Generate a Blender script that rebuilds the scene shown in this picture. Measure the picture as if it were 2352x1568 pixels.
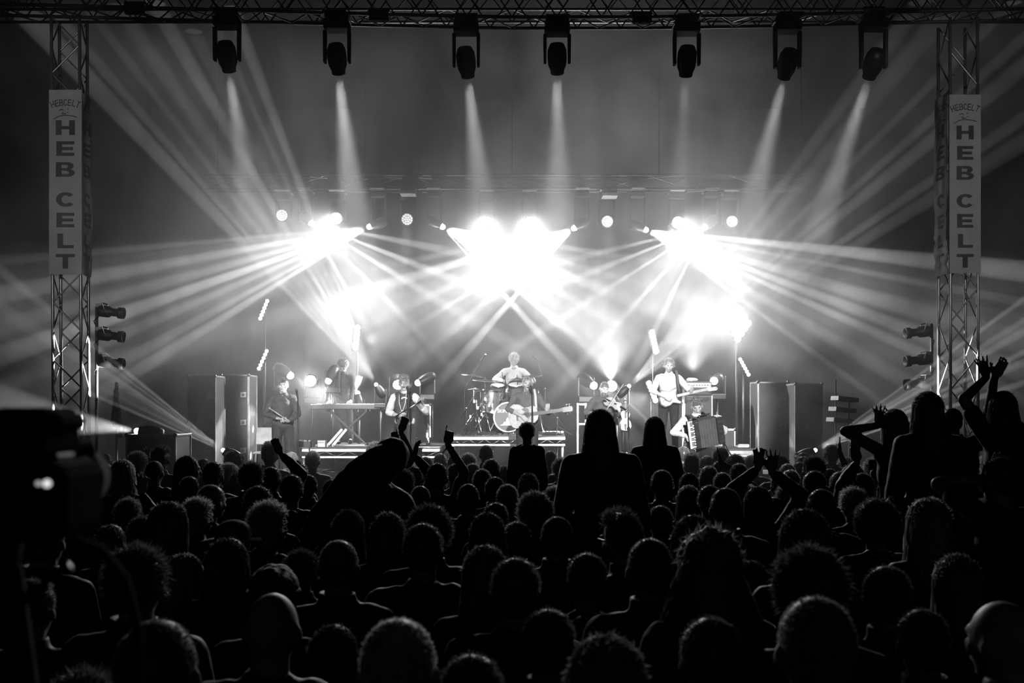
import bpy, math, random
from mathutils import Vector, Matrix, noise
random.seed(7)
HAZE_CORE, HAZE_BASE, HAZE_FRONT = .046, .023, .4
P_TOP, P_LED, P_WASH, P_KEY, P_RAY = 6500, 1500, 1200, 6300, 70000
P_FAN, P_SIDE, P_LEFT, P_BACK, P_STRIP = 75000, 60000, 16000, 2000, 700
P_FOH, P_BAND, P_UP_FILL = 2000, 38000, 2600  # the last is added upward fill imitating glow rescattered in the smoke
VB = 0
R = math.radians
S = bpy.context.scene
for o in list(bpy.data.objects):
    bpy.data.objects.remove(o)
V = Vector

# ------------------------------------------------------------------ camera, world, exposure
FOC, EYE, HORIZON = 2287.0, 2.25, 945.0          # focal length in pixels, camera height, horizon row of the 2352x1568 frame


def at(px, py, d):                                # the point seen at a pixel at distance d
    return V(((px - 1176.0) * d / FOC, d, EYE + (HORIZON - py) * d / FOC))


cam = bpy.data.cameras.new('camera')
camo = bpy.data.objects.new('camera', cam)
S.collection.objects.link(camo)
S.camera = camo
camo.location = (0, 0, EYE)
camo.rotation_euler = (math.pi / 2, 0, 0)
cam.sensor_width = 36
cam.lens = 35
cam.shift_y = (HORIZON - 784) / 2352
cam.clip_start = .05
cam.dof.use_dof = True
cam.dof.focus_distance = 15.5
cam.dof.aperture_fstop = 4
S.view_settings.view_transform = 'Standard'
S.view_settings.look = 'None'
S.view_settings.use_curve_mapping = False
S.view_settings.gamma = 1
S.view_settings.exposure = 0
S.cycles.max_bounces = 4
S.cycles.diffuse_bounces = 0
S.cycles.glossy_bounces = 0
S.cycles.transmission_bounces = 2
S.cycles.volume_bounces = VB
S.cycles.transparent_max_bounces = 6
S.cycles.sample_clamp_indirect = 2
S.cycles.volume_step_rate = 4
S.cycles.adaptive_threshold = .06
w = bpy.data.worlds.new('dim_hall')
S.world = w
w.use_nodes = True
w.node_tree.nodes['Background'].inputs[0].default_value = (1, 1, 1, 1)
w.node_tree.nodes['Background'].inputs[1].default_value = .012


# ------------------------------------------------------------------ materials
def new_mat(name):
    m = bpy.data.materials.new(name)
    m.use_nodes = True
    return m, m.node_tree, m.node_tree.nodes['Principled BSDF']


def mat(name, col, rough=.6, metal=0., var=.25, scale=8., emit=0., sheen=0., bump=0., coat=0.):
    m, nt, b = new_mat(name)
    c = (col, col, col, 1) if not isinstance(col, tuple) else (*col, 1)
    n = nt.nodes.new('ShaderNodeTexNoise')
    n.inputs['Scale'].default_value = scale
    n.inputs['Detail'].default_value = 3
    tc = nt.nodes.new('ShaderNodeTexCoord')
    nt.links.new(tc.outputs['Object'], n.inputs['Vector'])
    mix = nt.nodes.new('ShaderNodeMapRange')
    mix.inputs[1].default_value = .3
    mix.inputs[2].default_value = .7
    mix.inputs[3].default_value = c[0] * (1 - var)
    mix.inputs[4].default_value = min(1, c[0] * (1 + var))
    nt.links.new(n.outputs[0], mix.inputs[0])
    nt.links.new(mix.outputs[0], b.inputs['Base Color'])
    b.inputs['Roughness'].default_value = rough
    b.inputs['Metallic'].default_value = metal
    b.inputs['Sheen Weight'].default_value = sheen
    b.inputs['Coat Weight'].default_value = coat
    if emit:
        b.inputs['Emission Color'].default_value = (1, 1, 1, 1)
        b.inputs['Emission Strength'].default_value = emit
        m.cycles.emission_sampling = 'NONE'
    if bump:
        bp = nt.nodes.new('ShaderNodeBump')
        bp.inputs['Strength'].default_value = bump
        bp.inputs['Distance'].default_value = .01
        nt.links.new(n.outputs[0], bp.inputs['Height'])
        nt.links.new(bp.outputs[0], b.inputs['Normal'])
    return m


def hair_mat(name, col, trans=.45):
    m, nt, b = new_mat(name)
    b.inputs['Roughness'].default_value = .36
    b.inputs['Sheen Weight'].default_value = 1.
    b.inputs['Specular IOR Level'].default_value = .8
    n = nt.nodes.new('ShaderNodeTexNoise')
    n.inputs['Scale'].default_value = 45
    tc = nt.nodes.new('ShaderNodeTexCoord')
    mp = nt.nodes.new('ShaderNodeMapping')
    mp.inputs['Scale'].default_value = (1, 1, .12)
    nt.links.new(tc.outputs['Object'], mp.inputs[0])
    nt.links.new(mp.outputs[0], n.inputs['Vector'])
    r = nt.nodes.new('ShaderNodeMapRange')
    r.inputs[1].default_value = .35
    r.inputs[2].default_value = .65
    r.inputs[3].default_value = col * .55
    r.inputs[4].default_value = col * 1.4
    nt.links.new(n.outputs[0], r.inputs[0])
    nt.links.new(r.outputs[0], b.inputs['Base Color'])
    t = nt.nodes.new('ShaderNodeBsdfTranslucent')
    nt.links.new(r.outputs[0], t.inputs['Color'])
    mx = nt.nodes.new('ShaderNodeMixShader')
    mx.inputs[0].default_value = trans
    nt.links.new(b.outputs[0], mx.inputs[1])
    nt.links.new(t.outputs[0], mx.inputs[2])
    nt.links.new(mx.outputs[0], nt.nodes['Material Output'].inputs['Surface'])
    return m


M = dict(
    black_metal=mat('black_metal', .012, .45, .3), alu=mat('aluminium', .32, .42, .85), steel=mat('chrome_steel', .6, .22, 1.),
    plastic=mat('black_plastic', .015, .4), rubber=mat('rubber', .006, .8), cloth_black=mat('black_drape', .003, .95, sheen=.0, bump=.3),
    floor=mat('ground', .03, .9, scale=2, bump=.3), stage=mat('stage_ply', .05, .6, scale=3), carpet=mat('riser_carpet', .09, .95, scale=30),
    banner=mat('banner_vinyl', .30, .5, var=.12, scale=3), ink=mat('banner_ink', .022, .5),
    case=mat('flight_case_ply', .035, .45, scale=4), case_edge=mat('flight_case_edge', .38, .35, .8), paper=mat('paper_label', .35, .8, var=.1),
    skin=mat('skin', .42, .5, var=.08, scale=30), skin_dark=mat('skin_crowd', .4, .5, var=.1, scale=30),
    white_cloth=mat('white_shirt', .62, .85, var=.06, scale=14, bump=.4), grey_cloth=mat('grey_shirt', .11, .85, scale=12, bump=.4),
    dark_cloth=mat('dark_shirt', .05, .85, scale=12, bump=.4), trousers=mat('dark_trousers', .022, .85, scale=12, bump=.4),
    jacket=mat('crowd_jacket', .055, .6, scale=20, bump=.5, sheen=.35), jacket_mid=mat('crowd_jacket_grey', .08, .7, scale=20, bump=.5, sheen=.35),
    jacket_light=mat('crowd_top_pale', .14, .85, scale=20, bump=.5), hair_dark=hair_mat('hair_dark', .15), hair_brown=hair_mat('hair_brown', .32, .5),
    hair_blond=hair_mat('hair_blond', .65, .5), shoe=mat('shoe_leather', .02, .4), glow=mat('lamp_lens_lit', .8, .3, emit=14.), led=mat('led_cell_lit', .8, .3, emit=.85),
    led_gap=mat('led_face', .3, .5, emit=.38), roof=mat('roof_membrane', .0012, .95), led_mid=mat('lamp_lens_dim', .6, .3, emit=1.5), lens_off=mat('lamp_lens_dark', .05, .12, coat=1.),
    wood=mat('varnished_wood', .34, .35, var=.3, scale=12, coat=.5), wood_dark=mat('dark_wood', .06, .35, coat=.4), pearl=mat('pearl_white', .75, .3, var=.05, coat=.5),
    drum_head=mat('drum_head', .7, .5, var=.05), drum_front=mat('bass_drum_front_skin', .03, .45), brass=mat('cymbal_bronze', .42, .28, .95, scale=40),
    key_white=mat('ivory_key', .7, .4, var=.03), key_black=mat('black_key', .015, .3), cone=mat('speaker_grille', .03, .8, scale=60),
    cup=mat('plastic_cup', .75, .45, var=.05), amp=mat('amp_vinyl', .03, .7, scale=60), screen=mat('phone_glass', .02, .1),
    white_print=mat('white_print', .7, .6, var=.03), chair_shell=mat('chair_shell_grey', .3, .5))
for k_ in ('roof', 'cloth_black'):
    M[k_].node_tree.nodes['Principled BSDF'].inputs['Specular IOR Level'].default_value = .03
M['matt_black'] = mat('matt_black', .003, .95)
M['matt_black'].node_tree.nodes['Principled BSDF'].inputs['Specular IOR Level'].default_value = .12
_m, _nt, _b = new_mat('sparkle_drum_wrap')
_vo = _nt.nodes.new('ShaderNodeTexVoronoi')
_vo.inputs['Scale'].default_value = 60
_cr = _nt.nodes.new('ShaderNodeMapRange')
_nt.links.new(_vo.outputs['Color'], _cr.inputs[0])
_cr.inputs[3].default_value = .05
_cr.inputs[4].default_value = .8
_nt.links.new(_cr.outputs[0], _b.inputs['Base Color'])
_b.inputs['Roughness'].default_value = .25
_b.inputs['Metallic'].default_value = .8
M['sparkle'] = _m


# ------------------------------------------------------------------ mesh helpers
class MB:
    def __init__(s):
        s.v, s.f = [], []

    def add(s, vs, fs):
        k = len(s.v)
        s.v += [tuple(p) for p in vs]
        s.f += [tuple(i + k for i in f) for f in fs]

    def box(s, c, size, rot=None):
        c = V(c)
        h = V(size) / 2
        m = rot if rot is not None else Matrix.Identity(3)
        vs = [c + m @ V((x * h.x, y * h.y, z * h.z)) for x in (-1, 1) for y in (-1, 1) for z in (-1, 1)]
        s.add(vs, [(0, 1, 3, 2), (4, 6, 7, 5), (0, 4, 5, 1), (2, 3, 7, 6), (0, 2, 6, 4), (1, 5, 7, 3)])
        return s

    def cyl(s, a, b, r1, r2=None, n=8, caps=True):
        a, b = V(a), V(b)
        r2 = r1 if r2 is None else r2
        q = (b - a).to_track_quat('Z', 'Y').to_matrix()
        vs = []
        for p, r in ((a, r1), (b, r2)):
            for i in range(n):
                t = 2 * math.pi * i / n
                vs.append(p + q @ V((r * math.cos(t), r * math.sin(t), 0)))
        fs = [(i, (i + 1) % n, n + (i + 1) % n, n + i) for i in range(n)]
        if caps:
            fs += [tuple(range(n - 1, -1, -1)), tuple(range(n, 2 * n))]
        s.add(vs, fs)
        return s

    def tube(s, pts, r, n=6):
        pts = [V(p) for p in pts]
        rs = r if isinstance(r, (list, tuple)) else [r] * len(pts)
        vs, fs = [], []
        up = V((0, 0, 1))
        for i, p in enumerate(pts):
            d = (pts[min(i + 1, len(pts) - 1)] - pts[max(i - 1, 0)]).normalized()
            if abs(d.dot(up)) > .95:
                up = V((1, 0, 0)) if abs(d.x) < .9 else V((0, 1, 0))
            x = d.cross(up).normalized()
            y = x.cross(d).normalized()
            up = y
            for k in range(n):
                t = 2 * math.pi * k / n
                vs.append(p + (x * math.cos(t) + y * math.sin(t)) * rs[i])
        for i in range(len(pts) - 1):
            fs += [(i * n + k, i * n + (k + 1) % n, (i + 1) * n + (k + 1) % n, (i + 1) * n + k) for k in range(n)]
        e = (len(pts) - 1) * n
        fs += [tuple(range(n - 1, -1, -1)), tuple(range(e, e + n))]
        s.add(vs, fs)
        return s

    def sph(s, c, r, rot=None, nu=16, nv=10):
        c = V(c)
        r = V((r, r, r)) if isinstance(r, (int, float)) else V(r)
        m = rot if rot is not None else Matrix.Identity(3)
        vs = [c + m @ V((0, 0, r.z))]
        for j in range(1, nv):
            p = math.pi * j / nv
            for i in range(nu):
                t = 2 * math.pi * i / nu
                vs.append(c + m @ V((r.x * math.sin(p) * math.cos(t), r.y * math.sin(p) * math.sin(t), r.z * math.cos(p))))
        vs.append(c + m @ V((0, 0, -r.z)))
        fs = [(0, 1 + i, 1 + (i + 1) % nu) for i in range(nu)]
        for j in range(nv - 2):
            a = 1 + j * nu
            fs += [(a + i, a + nu + i, a + nu + (i + 1) % nu, a + (i + 1) % nu) for i in range(nu)]
        a = 1 + (nv - 2) * nu
        fs += [(a + i, len(vs) - 1, a + (i + 1) % nu) for i in range(nu)]
        s.add(vs, fs)
        return s

    def cap(s, a, b, ra, rb=None, n=14):          # tapered capsule
        a, b = V(a), V(b)
        rb = ra if rb is None else rb
        d = b - a
        if d.length < 1e-5:
            return s.sph(a, ra)
        q = d.to_track_quat('Z', 'Y').to_matrix()
        L = d.length
        prof = [(0, -ra)] + [(ra * math.sin(t), -ra * math.cos(t)) for t in (.5, 1.0, 1.5708)]
        prof += [(rb * math.cos(t), L + rb * math.sin(t)) for t in (0, .55, 1.05)] + [(0, L + rb)]
        return s.lathe(prof, a, q, n)

    def lathe(s, prof, c=(0, 0, 0), q=None, n=24):  # (radius, height) profile, closed at the ends when radius is 0
        c = V(c)
        q = q if q is not None else Matrix.Identity(3)
        vs, rows = [], []
        for r, z in prof:
            if r < 1e-6:
                rows.append([len(vs)])
                vs.append(c + q @ V((0, 0, z)))
            else:
                rows.append(list(range(len(vs), len(vs) + n)))
                for i in range(n):
                    t = 2 * math.pi * i / n
                    vs.append(c + q @ V((r * math.cos(t), r * math.sin(t), z)))
        fs = []
        for a, b in zip(rows, rows[1:]):
            for i in range(n):
                j = (i + 1) % n
                if len(a) == 1 and len(b) == 1:
                    continue
                if len(a) == 1:
                    fs.append((a[0], b[j], b[i]))
                elif len(b) == 1:
                    fs.append((a[i], a[j], b[0]))
                else:
                    fs.append((a[i], a[j], b[j], b[i]))
        s.add(vs, fs)
        return s

    def prism(s, outline, y0, y1, c=(0, 0, 0), q=None):   # outline in local x,z, extruded along local y
        c = V(c)
        q = q if q is not None else Matrix.Identity(3)
        n = len(outline)
        vs = [c + q @ V((x, y0, z)) for x, z in outline] + [c + q @ V((x, y1, z)) for x, z in outline]
        fs = [tuple(range(n)), tuple(range(2 * n - 1, n - 1, -1))]
        fs += [(i, n + i, n + (i + 1) % n, (i + 1) % n) for i in range(n)]
        s.add(vs, fs)
        return s

    def mesh(s, name, m=None, smooth=True):
        me = bpy.data.meshes.new(name)
        me.from_pydata(s.v, [], s.f)
        if m:
            me.materials.append(m)
        if smooth:
            for p in me.polygons:
                p.use_smooth = True
        me.update()
        return me


def ob(name, me, parent=None, m=None, loc=None, smooth=False, bevel=0.):
    if isinstance(me, MB):
        me = me.mesh(name, m, smooth)
    o = bpy.data.objects.new(name, me)
    S.collection.objects.link(o)
    if parent is not None:
        o.parent = parent
    if loc is not None:
        o.location = loc
    if bevel:
        b = o.modifiers.new('edge', 'BEVEL')
        b.width = bevel
        b.segments = 2
        b.limit_method = 'ANGLE'
    return o


def tag(o, label=None, cat=None, group=None, kind=None):
    if label:
        o['label'] = label
    if cat:
        o['category'] = cat
    if group:
        o['group'] = group
    if kind:
        o['kind'] = kind
    return o


def thing(name, label, cat, loc=(0, 0, 0), rz=0., group=None):
    o = bpy.data.objects.new(name, None)
    o.empty_display_size = .1
    S.collection.objects.link(o)
    o.location = loc
    o.rotation_euler = (0, 0, rz)
    return tag(o, label, cat, group)


def rot3(rx=0, ry=0, rz=0):
    return (Matrix.Rotation(R(rz), 3, 'Z') @ Matrix.Rotation(R(ry), 3, 'Y') @ Matrix.Rotation(R(rx), 3, 'X'))


# ------------------------------------------------------------------ haze and setting
haze = MB().box((0, 16.3, 4.7), (23, 13.8, 9.3))
hm = bpy.data.materials.new('stage_haze')
hm.cycles.volume_sampling = 'EQUIANGULAR'
hm.use_nodes = True
nt = hm.node_tree
nt.nodes.clear()
N = nt.nodes.new
L = nt.links.new
out = N('ShaderNodeOutputMaterial')
vs = N('ShaderNodeVolumeScatter')
vs.inputs['Color'].default_value = (1, 1, 1, 1)
vs.inputs['Anisotropy'].default_value = .35
L(vs.outputs[0], out.inputs['Volume'])
geo = N('ShaderNodeNewGeometry')


def math_node(op, a, b=None, c=None):
    n = N('ShaderNodeMath')
    n.operation = op
    for i, x in enumerate((a, b, c)):
        if x is None:
            continue
        if isinstance(x, (int, float)):
            n.inputs[i].default_value = x
        else:
            L(x, n.inputs[i])
    return n.outputs[0]


n1 = N('ShaderNodeTexNoise')
n1.inputs['Scale'].default_value = .5
n1.inputs['Detail'].default_value = 4
n1.inputs['Roughness'].default_value = .6
n1.inputs['Distortion'].default_value = .6
mpn = N('ShaderNodeMapping')
mpn.inputs['Scale'].default_value = (1, .7, .8)
mpn.inputs['Location'].default_value = (3.1, .4, 1.7)
L(geo.outputs['Position'], mpn.inputs[0])
L(mpn.outputs[0], n1.inputs['Vector'])
mr = N('ShaderNodeMapRange')
mr.interpolation_type = 'SMOOTHSTEP'
mr.inputs[1].default_value = .36
mr.inputs[2].default_value = .66
mr.inputs[3].default_value = .15
mr.inputs[4].default_value = 2.1
L(n1.outputs[0], mr.inputs[0])
sx = N('ShaderNodeSeparateXYZ')
L(geo.outputs['Position'], sx.inputs[0])
ax = math_node('DIVIDE', math_node('ABSOLUTE', sx.outputs[0]), 6.5)       # smoke hangs thickest over the stage centre
az = math_node('DIVIDE', math_node('ABSOLUTE', math_node('SUBTRACT', sx.outputs[2], 5.0)), 4.2)
ay = math_node('DIVIDE', math_node('ABSOLUTE', math_node('SUBTRACT', sx.outputs[1], 19.)), 5.)
r2 = math_node('ADD', math_node('ADD', math_node('POWER', ax, 2), math_node('POWER', az, 2)), math_node('POWER', ay, 2))
g = math_node('EXPONENT', math_node('MULTIPLY', r2, -.9))
fr = N('ShaderNodeMapRange')                    # the smoke thins out over the audience
fr.interpolation_type = 'SMOOTHSTEP'
fr.inputs[1].default_value = 9.3
fr.inputs[2].default_value = 13.
fr.inputs[3].default_value = HAZE_FRONT
fr.inputs[4].default_value = 1.
L(sx.outputs[1], fr.inputs[0])
lowz = N('ShaderNodeMapRange')                  # and hangs higher than the heads of the band
lowz.interpolation_type = 'SMOOTHSTEP'
lowz.inputs[1].default_value = 2.3
lowz.inputs[2].default_value = 4.6
lowz.inputs[3].default_value = .35
lowz.inputs[4].default_value = 1.
L(sx.outputs[2], lowz.inputs[0])
dens = math_node('MULTIPLY', math_node('MULTIPLY', math_node('MULTIPLY', mr.outputs[0], lowz.outputs[0]), fr.outputs[0]), math_node('MULTIPLY_ADD', g, HAZE_CORE, HAZE_BASE))
L(dens, vs.inputs['Density'])

tag(ob('haze', haze, m=hm), 'lit smoke haze drifting over the whole stage', 'haze', kind='stuff')

STG = 1.08                                          # stage deck height
# ground, tent walls and roof
tag(ob('floor', MB().box((0, 7.5, -.1), (34, 35, .2)), m=M['floor']), kind='structure')
back = MB()                                         # softly pleated drape
cols = [V((-15.6 + .12 * k, 23.5 + .05 * math.sin(k * .9) + .02 * math.sin(k * 2.3), 0)) for k in range(261)]
back.add([(p.x, p.y, z) for z in (0, 9.4) for p in cols], [(k, k + 1, 262 + k, 261 + k) for k in range(260)])
tag(ob('wall_back', back, m=M['cloth_black'], smooth=True), kind='structure')
tag(ob('wall_left', MB().box((-15.6, 7.5, 4.7), (.2, 33, 9.4)), m=M['cloth_black']), kind='structure')
tag(ob('wall_right', MB().box((15.6, 7.5, 4.7), (.2, 33, 9.4)), m=M['cloth_black']), kind='structure')
tag(ob('ceiling', MB().box((0, 7.5, 9.5), (31.4, 33, .15)), m=M['roof']), kind='structure')


# ------------------------------------------------------------------ stage deck
stage = tag(thing('stage', None, None, (0, 0, 0)), kind='structure')
pw, pd = 1.22, 2.44
for i in range(-7, 7):
    for j in range(4):
        ob('panel', MB().box((i * pw + pw / 2 + .2, 14.3 + pd / 2 + j * 2.3 * 1.06, STG - .02), (pw - .012, pd - .012, .04)), stage, M['stage'])
ob('fascia', MB().box((.2, 14.32, STG / 2 - .02), (17.0, .04, STG - .04)), stage, M['cloth_black'])
ob('frame', MB().box((.2, 19, STG - .12), (16.9, 9.2, .14)), stage, M['black_metal'])
for i in range(9):
    ob('leg', MB().cyl((-8 + i * 2.05, 14.6, 0), (-8 + i * 2.05, 14.6, STG - .18), .03), stage, M['alu'])

# crowd barrier at the foot of the stage
bar = thing('crowd_barrier', 'metal crowd barrier between the front row and the stage', 'barrier', (0, 13.2, 0))
ob('rail', MB().cyl((-8, 0, 1.02), (8, 0, 1.02), .03), bar, M['alu'])
ob('kick_plate', MB().box((0, 0, .06), (16, .5, .02)), bar, M['alu'])
for i in range(14):
    ob('post', MB().cyl((-7.8 + i * 1.2, 0, .07), (-7.8 + i * 1.2, 0, 1.0), .022), bar, M['alu'])
    ob('brace', MB().cyl((-7.8 + i * 1.2, .45 if False else .24, .07), (-7.8 + i * 1.2, .02, .9), .015), bar, M['alu'])


# ------------------------------------------------------------------ trusses
def box_truss(root, pts, wv, hv, step, r=.024, rb=.011, m='alu', skip=()):
    """chords through pts (centre line), wv/hv = half offsets of the box section"""
    corners = [wv + hv, -wv + hv, -wv - hv, wv - hv]
    for c in corners:
        ob('chord', MB().tube([p + c for p in pts], r, 8), root, M[m], smooth=True)
    # resample the centre line
    seg = []
    for a, b in zip(pts, pts[1:]):
        n = max(1, round((b - a).length / step))
        seg += [a.lerp(b, k / n) for k in range(n)]
    seg.append(pts[-1])
    for face in range(4):
        if face in skip:
            continue
        a, b = corners[face], corners[(face + 1) % 4]
        me = None
        for k in range(len(seg) - 1):
            p, q = (seg[k] + a, seg[k + 1] + b) if k % 2 else (seg[k] + b, seg[k + 1] + a)
            o = ob('brace', MB().cyl(p, q, rb, n=6, caps=False), root, M[m], smooth=True)


tl = thing('truss_tower', 'aluminium lattice truss tower at the left end of the stage carrying a banner', 'truss tower')
box_truss(tl, [V((-6.46, 14.62, .1)), V((-6.50, 14.62, 8.0))], V((.205, 0, 0)), V((0, .13, 0)), .42)
ob('base_plate', MB().box((-6.46, 14.62, .03), (.8, .6, .06)), tl, M['black_metal'])
tr = thing('truss_tower', 'aluminium lattice truss tower at the right end of the stage carrying a banner', 'truss tower')
box_truss(tr, [V((6.58, 14.68, .1)), V((6.57, 14.68, 7.98))], V((.2, 0, 0)), V((0, .2, 0)), .5)
ob('base_plate', MB().box((6.54, 14.68, .03), (.8, .7, .06)), tr, M['black_metal'])

ft = thing('front_truss', 'long aluminium lattice truss running across the top of the frame', 'truss')
line = [at(x, y, 14.52) for x, y in ((-160, 18), (200, 27), (560, 37), (870, 46), (1176, 52), (1480, 52), (1800, 47), (2100, 39), (2352, 33), (2500, 28))]
line = [p + V((0, 0, .24)) for p in line]
box_truss(ft, line, V((0, .21, 0)), V((0, 0, .24)), .33, .026, .011)
rt = thing('roof_truss', 'upper roof truss with crossing diagonals behind the front truss', 'truss')
box_truss(rt, [V((-8.5, 15.6, 8.75)), V((8.5, 15.6, 8.75))], V((0, .25, 0)), V((0, 0, .3)), .5, .024, .012)
def truss_top(x):
    for a, b in zip(line, line[1:]):
        if a.x <= x <= b.x:
            return a.lerp(b, (x - a.x) / (b.x - a.x)).z + .22
    return 8.3


bt = thing('back_truss', 'faint horizontal lighting truss above the row of lit round lamps', 'truss')
box_truss(bt, [V((-6.2, 20.3, 6.9)), V((6.0, 20.3, 6.9))], V((0, .14, 0)), V((0, 0, .14)), .8, .02, .01, 'black_metal')

for x in (-6., -3., 0, 3., 5.9):
    ob('hanger', MB().cyl((x, 20.3, 7.04), (x, 20.3, 9.43), .012, n=6), bt, M['black_metal'])
for x in (-6.4, -2.2, 2.2, 6.4):
    ob('hanger', MB().cyl((x, 14.52, truss_top(x)), (x, 14.52, 9.43), .012, n=6), ft, M['black_metal'])
    ob('hanger', MB().cyl((x, 15.6, 9.04), (x, 15.6, 9.43), .012, n=6), rt, M['black_metal'])

# ------------------------------------------------------------------ lamps
def gobo(l, scale, lo, seed, thr=(.22, .38), jitter=1.):
    l.use_nodes = True
    nt = l.node_tree
    e = nt.nodes['Emission']
    N, L = nt.nodes.new, nt.links.new
    tc = N('ShaderNodeTexCoord')
    xyz = N('ShaderNodeSeparateXYZ')
    L(tc.outputs['Normal'], xyz.inputs[0])
    c = N('ShaderNodeCombineXYZ')
    for i in (0, 1):
        d = N('ShaderNodeMath')
        d.operation = 'DIVIDE'
        L(xyz.outputs[i], d.inputs[0])
        L(xyz.outputs[2], d.inputs[1])
        L(d.outputs[0], c.inputs[i])
    vo = N('ShaderNodeTexVoronoi')
    vo.voronoi_dimensions = '2D'
    vo.inputs['Scale'].default_value = scale
    vo.inputs['Randomness'].default_value = jitter
    sh = N('ShaderNodeVectorMath')
    sh.inputs[1].default_value = (seed * 3.7, seed * 1.3, 0)
    L(c.outputs[0], sh.inputs[0])
    L(sh.outputs[0], vo.inputs['Vector'])
    mr = N('ShaderNodeMapRange')
    L(vo.outputs[0], mr.inputs[0])
    mr.inputs[1].default_value = thr[0]
    mr.inputs[2].default_value = thr[1]
    mr.inputs[3].default_value = 1
    mr.inputs[4].default_value = lo
    L(mr.outputs[0], e.inputs['Strength'])


def beam(root, p, aim, ang, power, fan=None, blend=.15, soft=.04, off=.03):
    l = bpy.data.lights.new('beam', 'SPOT')
    l.energy = power
    l.spot_size = R(ang)
    l.spot_blend = blend
    l.shadow_soft_size = soft
    q = bpy.data.objects.new('beam', l)
    S.collection.objects.link(q)
    q.parent = root
    d = V(aim) - V(p)
    q.location = V(p) + d.normalized() * off - V(root.location)
    q.rotation_euler = d.to_track_quat('-Z', 'Y').to_euler()
    if fan:
        gobo(l, *fan)
    return q


def rays(root, p, angs, sgn, power, wid=2.6, dc=.1, up=True, seed=0, off=.08):
    """separate narrow beams of one lamp: angles above (or below) the horizontal, sgn = -1 to the left"""
    rg = random.Random(seed)
    for a in angs:
        a_ = R(a + rg.uniform(-.7, .7))
        v = V((sgn * math.cos(a_), -(dc + rg.uniform(-.09, .09)), math.sin(a_) * (1 if up else -1))).normalized()
        beam(root, p, V(p) + v, wid * rg.uniform(.6, 1.5), power * rg.uniform(.45, 1.3), None, blend=.35, soft=.012, off=off)


def moving_head(p, aim, label, group, hang=True, size=1., lens='glow', face='plain', base_drop=None, truss_z=None):
    """p = centre of the front lens; the head tilts in a yoke under (or over) its base"""
    p, aim = V(p), V(aim)
    d = (aim - p).normalized()
    up = 1 if hang else -1
    piv = p - d * (.23 * size)
    if truss_z is not None:
        base_drop = truss_z - .2 * size - piv.z
    base = piv + V((0, 0, up * (.36 * size if base_drop is None else base_drop)))
    root = thing('moving_head_lamp', label, 'stage lamp', base, 0, group)
    o = -base
    b = MB().box(V((0, 0, up * .07 * size)), (.36 * size, .26 * size, .14 * size))
    ob('base', b, root, M['black_metal'], bevel=.02 * size)
    if hang:
        for s in (-1, 1):
            ob('clamp', MB().tube([V((s * .12 * size, 0, .14 * size)), V((s * .12 * size, 0, .178 * size))], .02 * size), root, M['black_metal'])
        ob('mount_bar', MB().box((0, 0, .19 * size), (.34 * size, .5, .022 * size)), root, M['alu'])
    L0 = (piv - base)
    for s in (-1, 1):
        x = s * .175 * size
        y = MB().prism([(x - .02 * size, min(0, L0.z) - (.07 * size if L0.z < 0 else 0)), (x + .02 * size, min(0, L0.z) - (.07 * size if L0.z < 0 else 0)),
                 (x + .025 * size, max(0, L0.z) + (.07 * size if L0.z > 0 else 0)), (x - .025 * size, max(0, L0.z) + (.07 * size if L0.z > 0 else 0))], -.05 * size, .05 * size)
        ob('yoke_arm', y, root, M['black_metal'], bevel=.01 * size)
    q = d.to_track_quat('Z', 'Y').to_matrix()
    h = MB().lathe([(0, -.22), (.1, -.2), (.135, -.12), (.14, 0), (.13, .1), (.1, .17), (.098, .22), (.085, .225), (.085, .2), (0, .2)] if face == 'plain' else
                   [(0, -.14), (.09, -.13), (.13, -.06), (.15, .05), (.155, .2), (.14, .22), (.13, .205), (0, .2)], L0, q, 24)
    h.v = [tuple(L0 + (V(v) - L0) * size) for v in h.v]
    hd = ob('lamp_head', h, root, M['black_metal'], smooth=True)
    if face == 'plain':
        ob('lens', MB().lathe([(0, .014), (.05, .011), (.084, 0), (0, -.01)], p - d * .02 * size - base, q @ Matrix.Scale(size, 3), 20), hd, M[lens], smooth=True)
    else:
        ob('lamp_face', MB().lathe([(0, .006), (.132, .006), (.132, -.01), (0, -.01)], p - d * .02 * size - base, q @ Matrix.Scale(size, 3), 24), hd, M['led_gap'])
        cells = [(0, 0)] + [(.052, a * 60) for a in range(6)] + [(.104, a * 30 + 15) for a in range(12)]
        me = MB().lathe([(0, .012), (.013, .009), (.021, 0), (0, -.004)], (0, 0, 0), None, 10).mesh('led_cell', M[lens], True)
        for rr, aa in cells:
            c = ob('led_cell', me, hd)
            c.location = p - d * .012 * size - base + q @ V((rr * math.cos(R(aa)), rr * math.sin(R(aa)), 0)) * size
            c.rotation_euler = q.to_euler()
            c.scale = (size,) * 3
    return root


def truss_z(ln, x):
    for a, b in zip(ln, ln[1:]):
        if a.x <= x <= b.x:
            return a.lerp(b, (x - a.x) / (b.x - a.x)).z
    return ln[0].z


ORD = ('leftmost', 'second', 'third', 'fourth', 'fifth', 'sixth', 'seventh', 'eighth')
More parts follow.
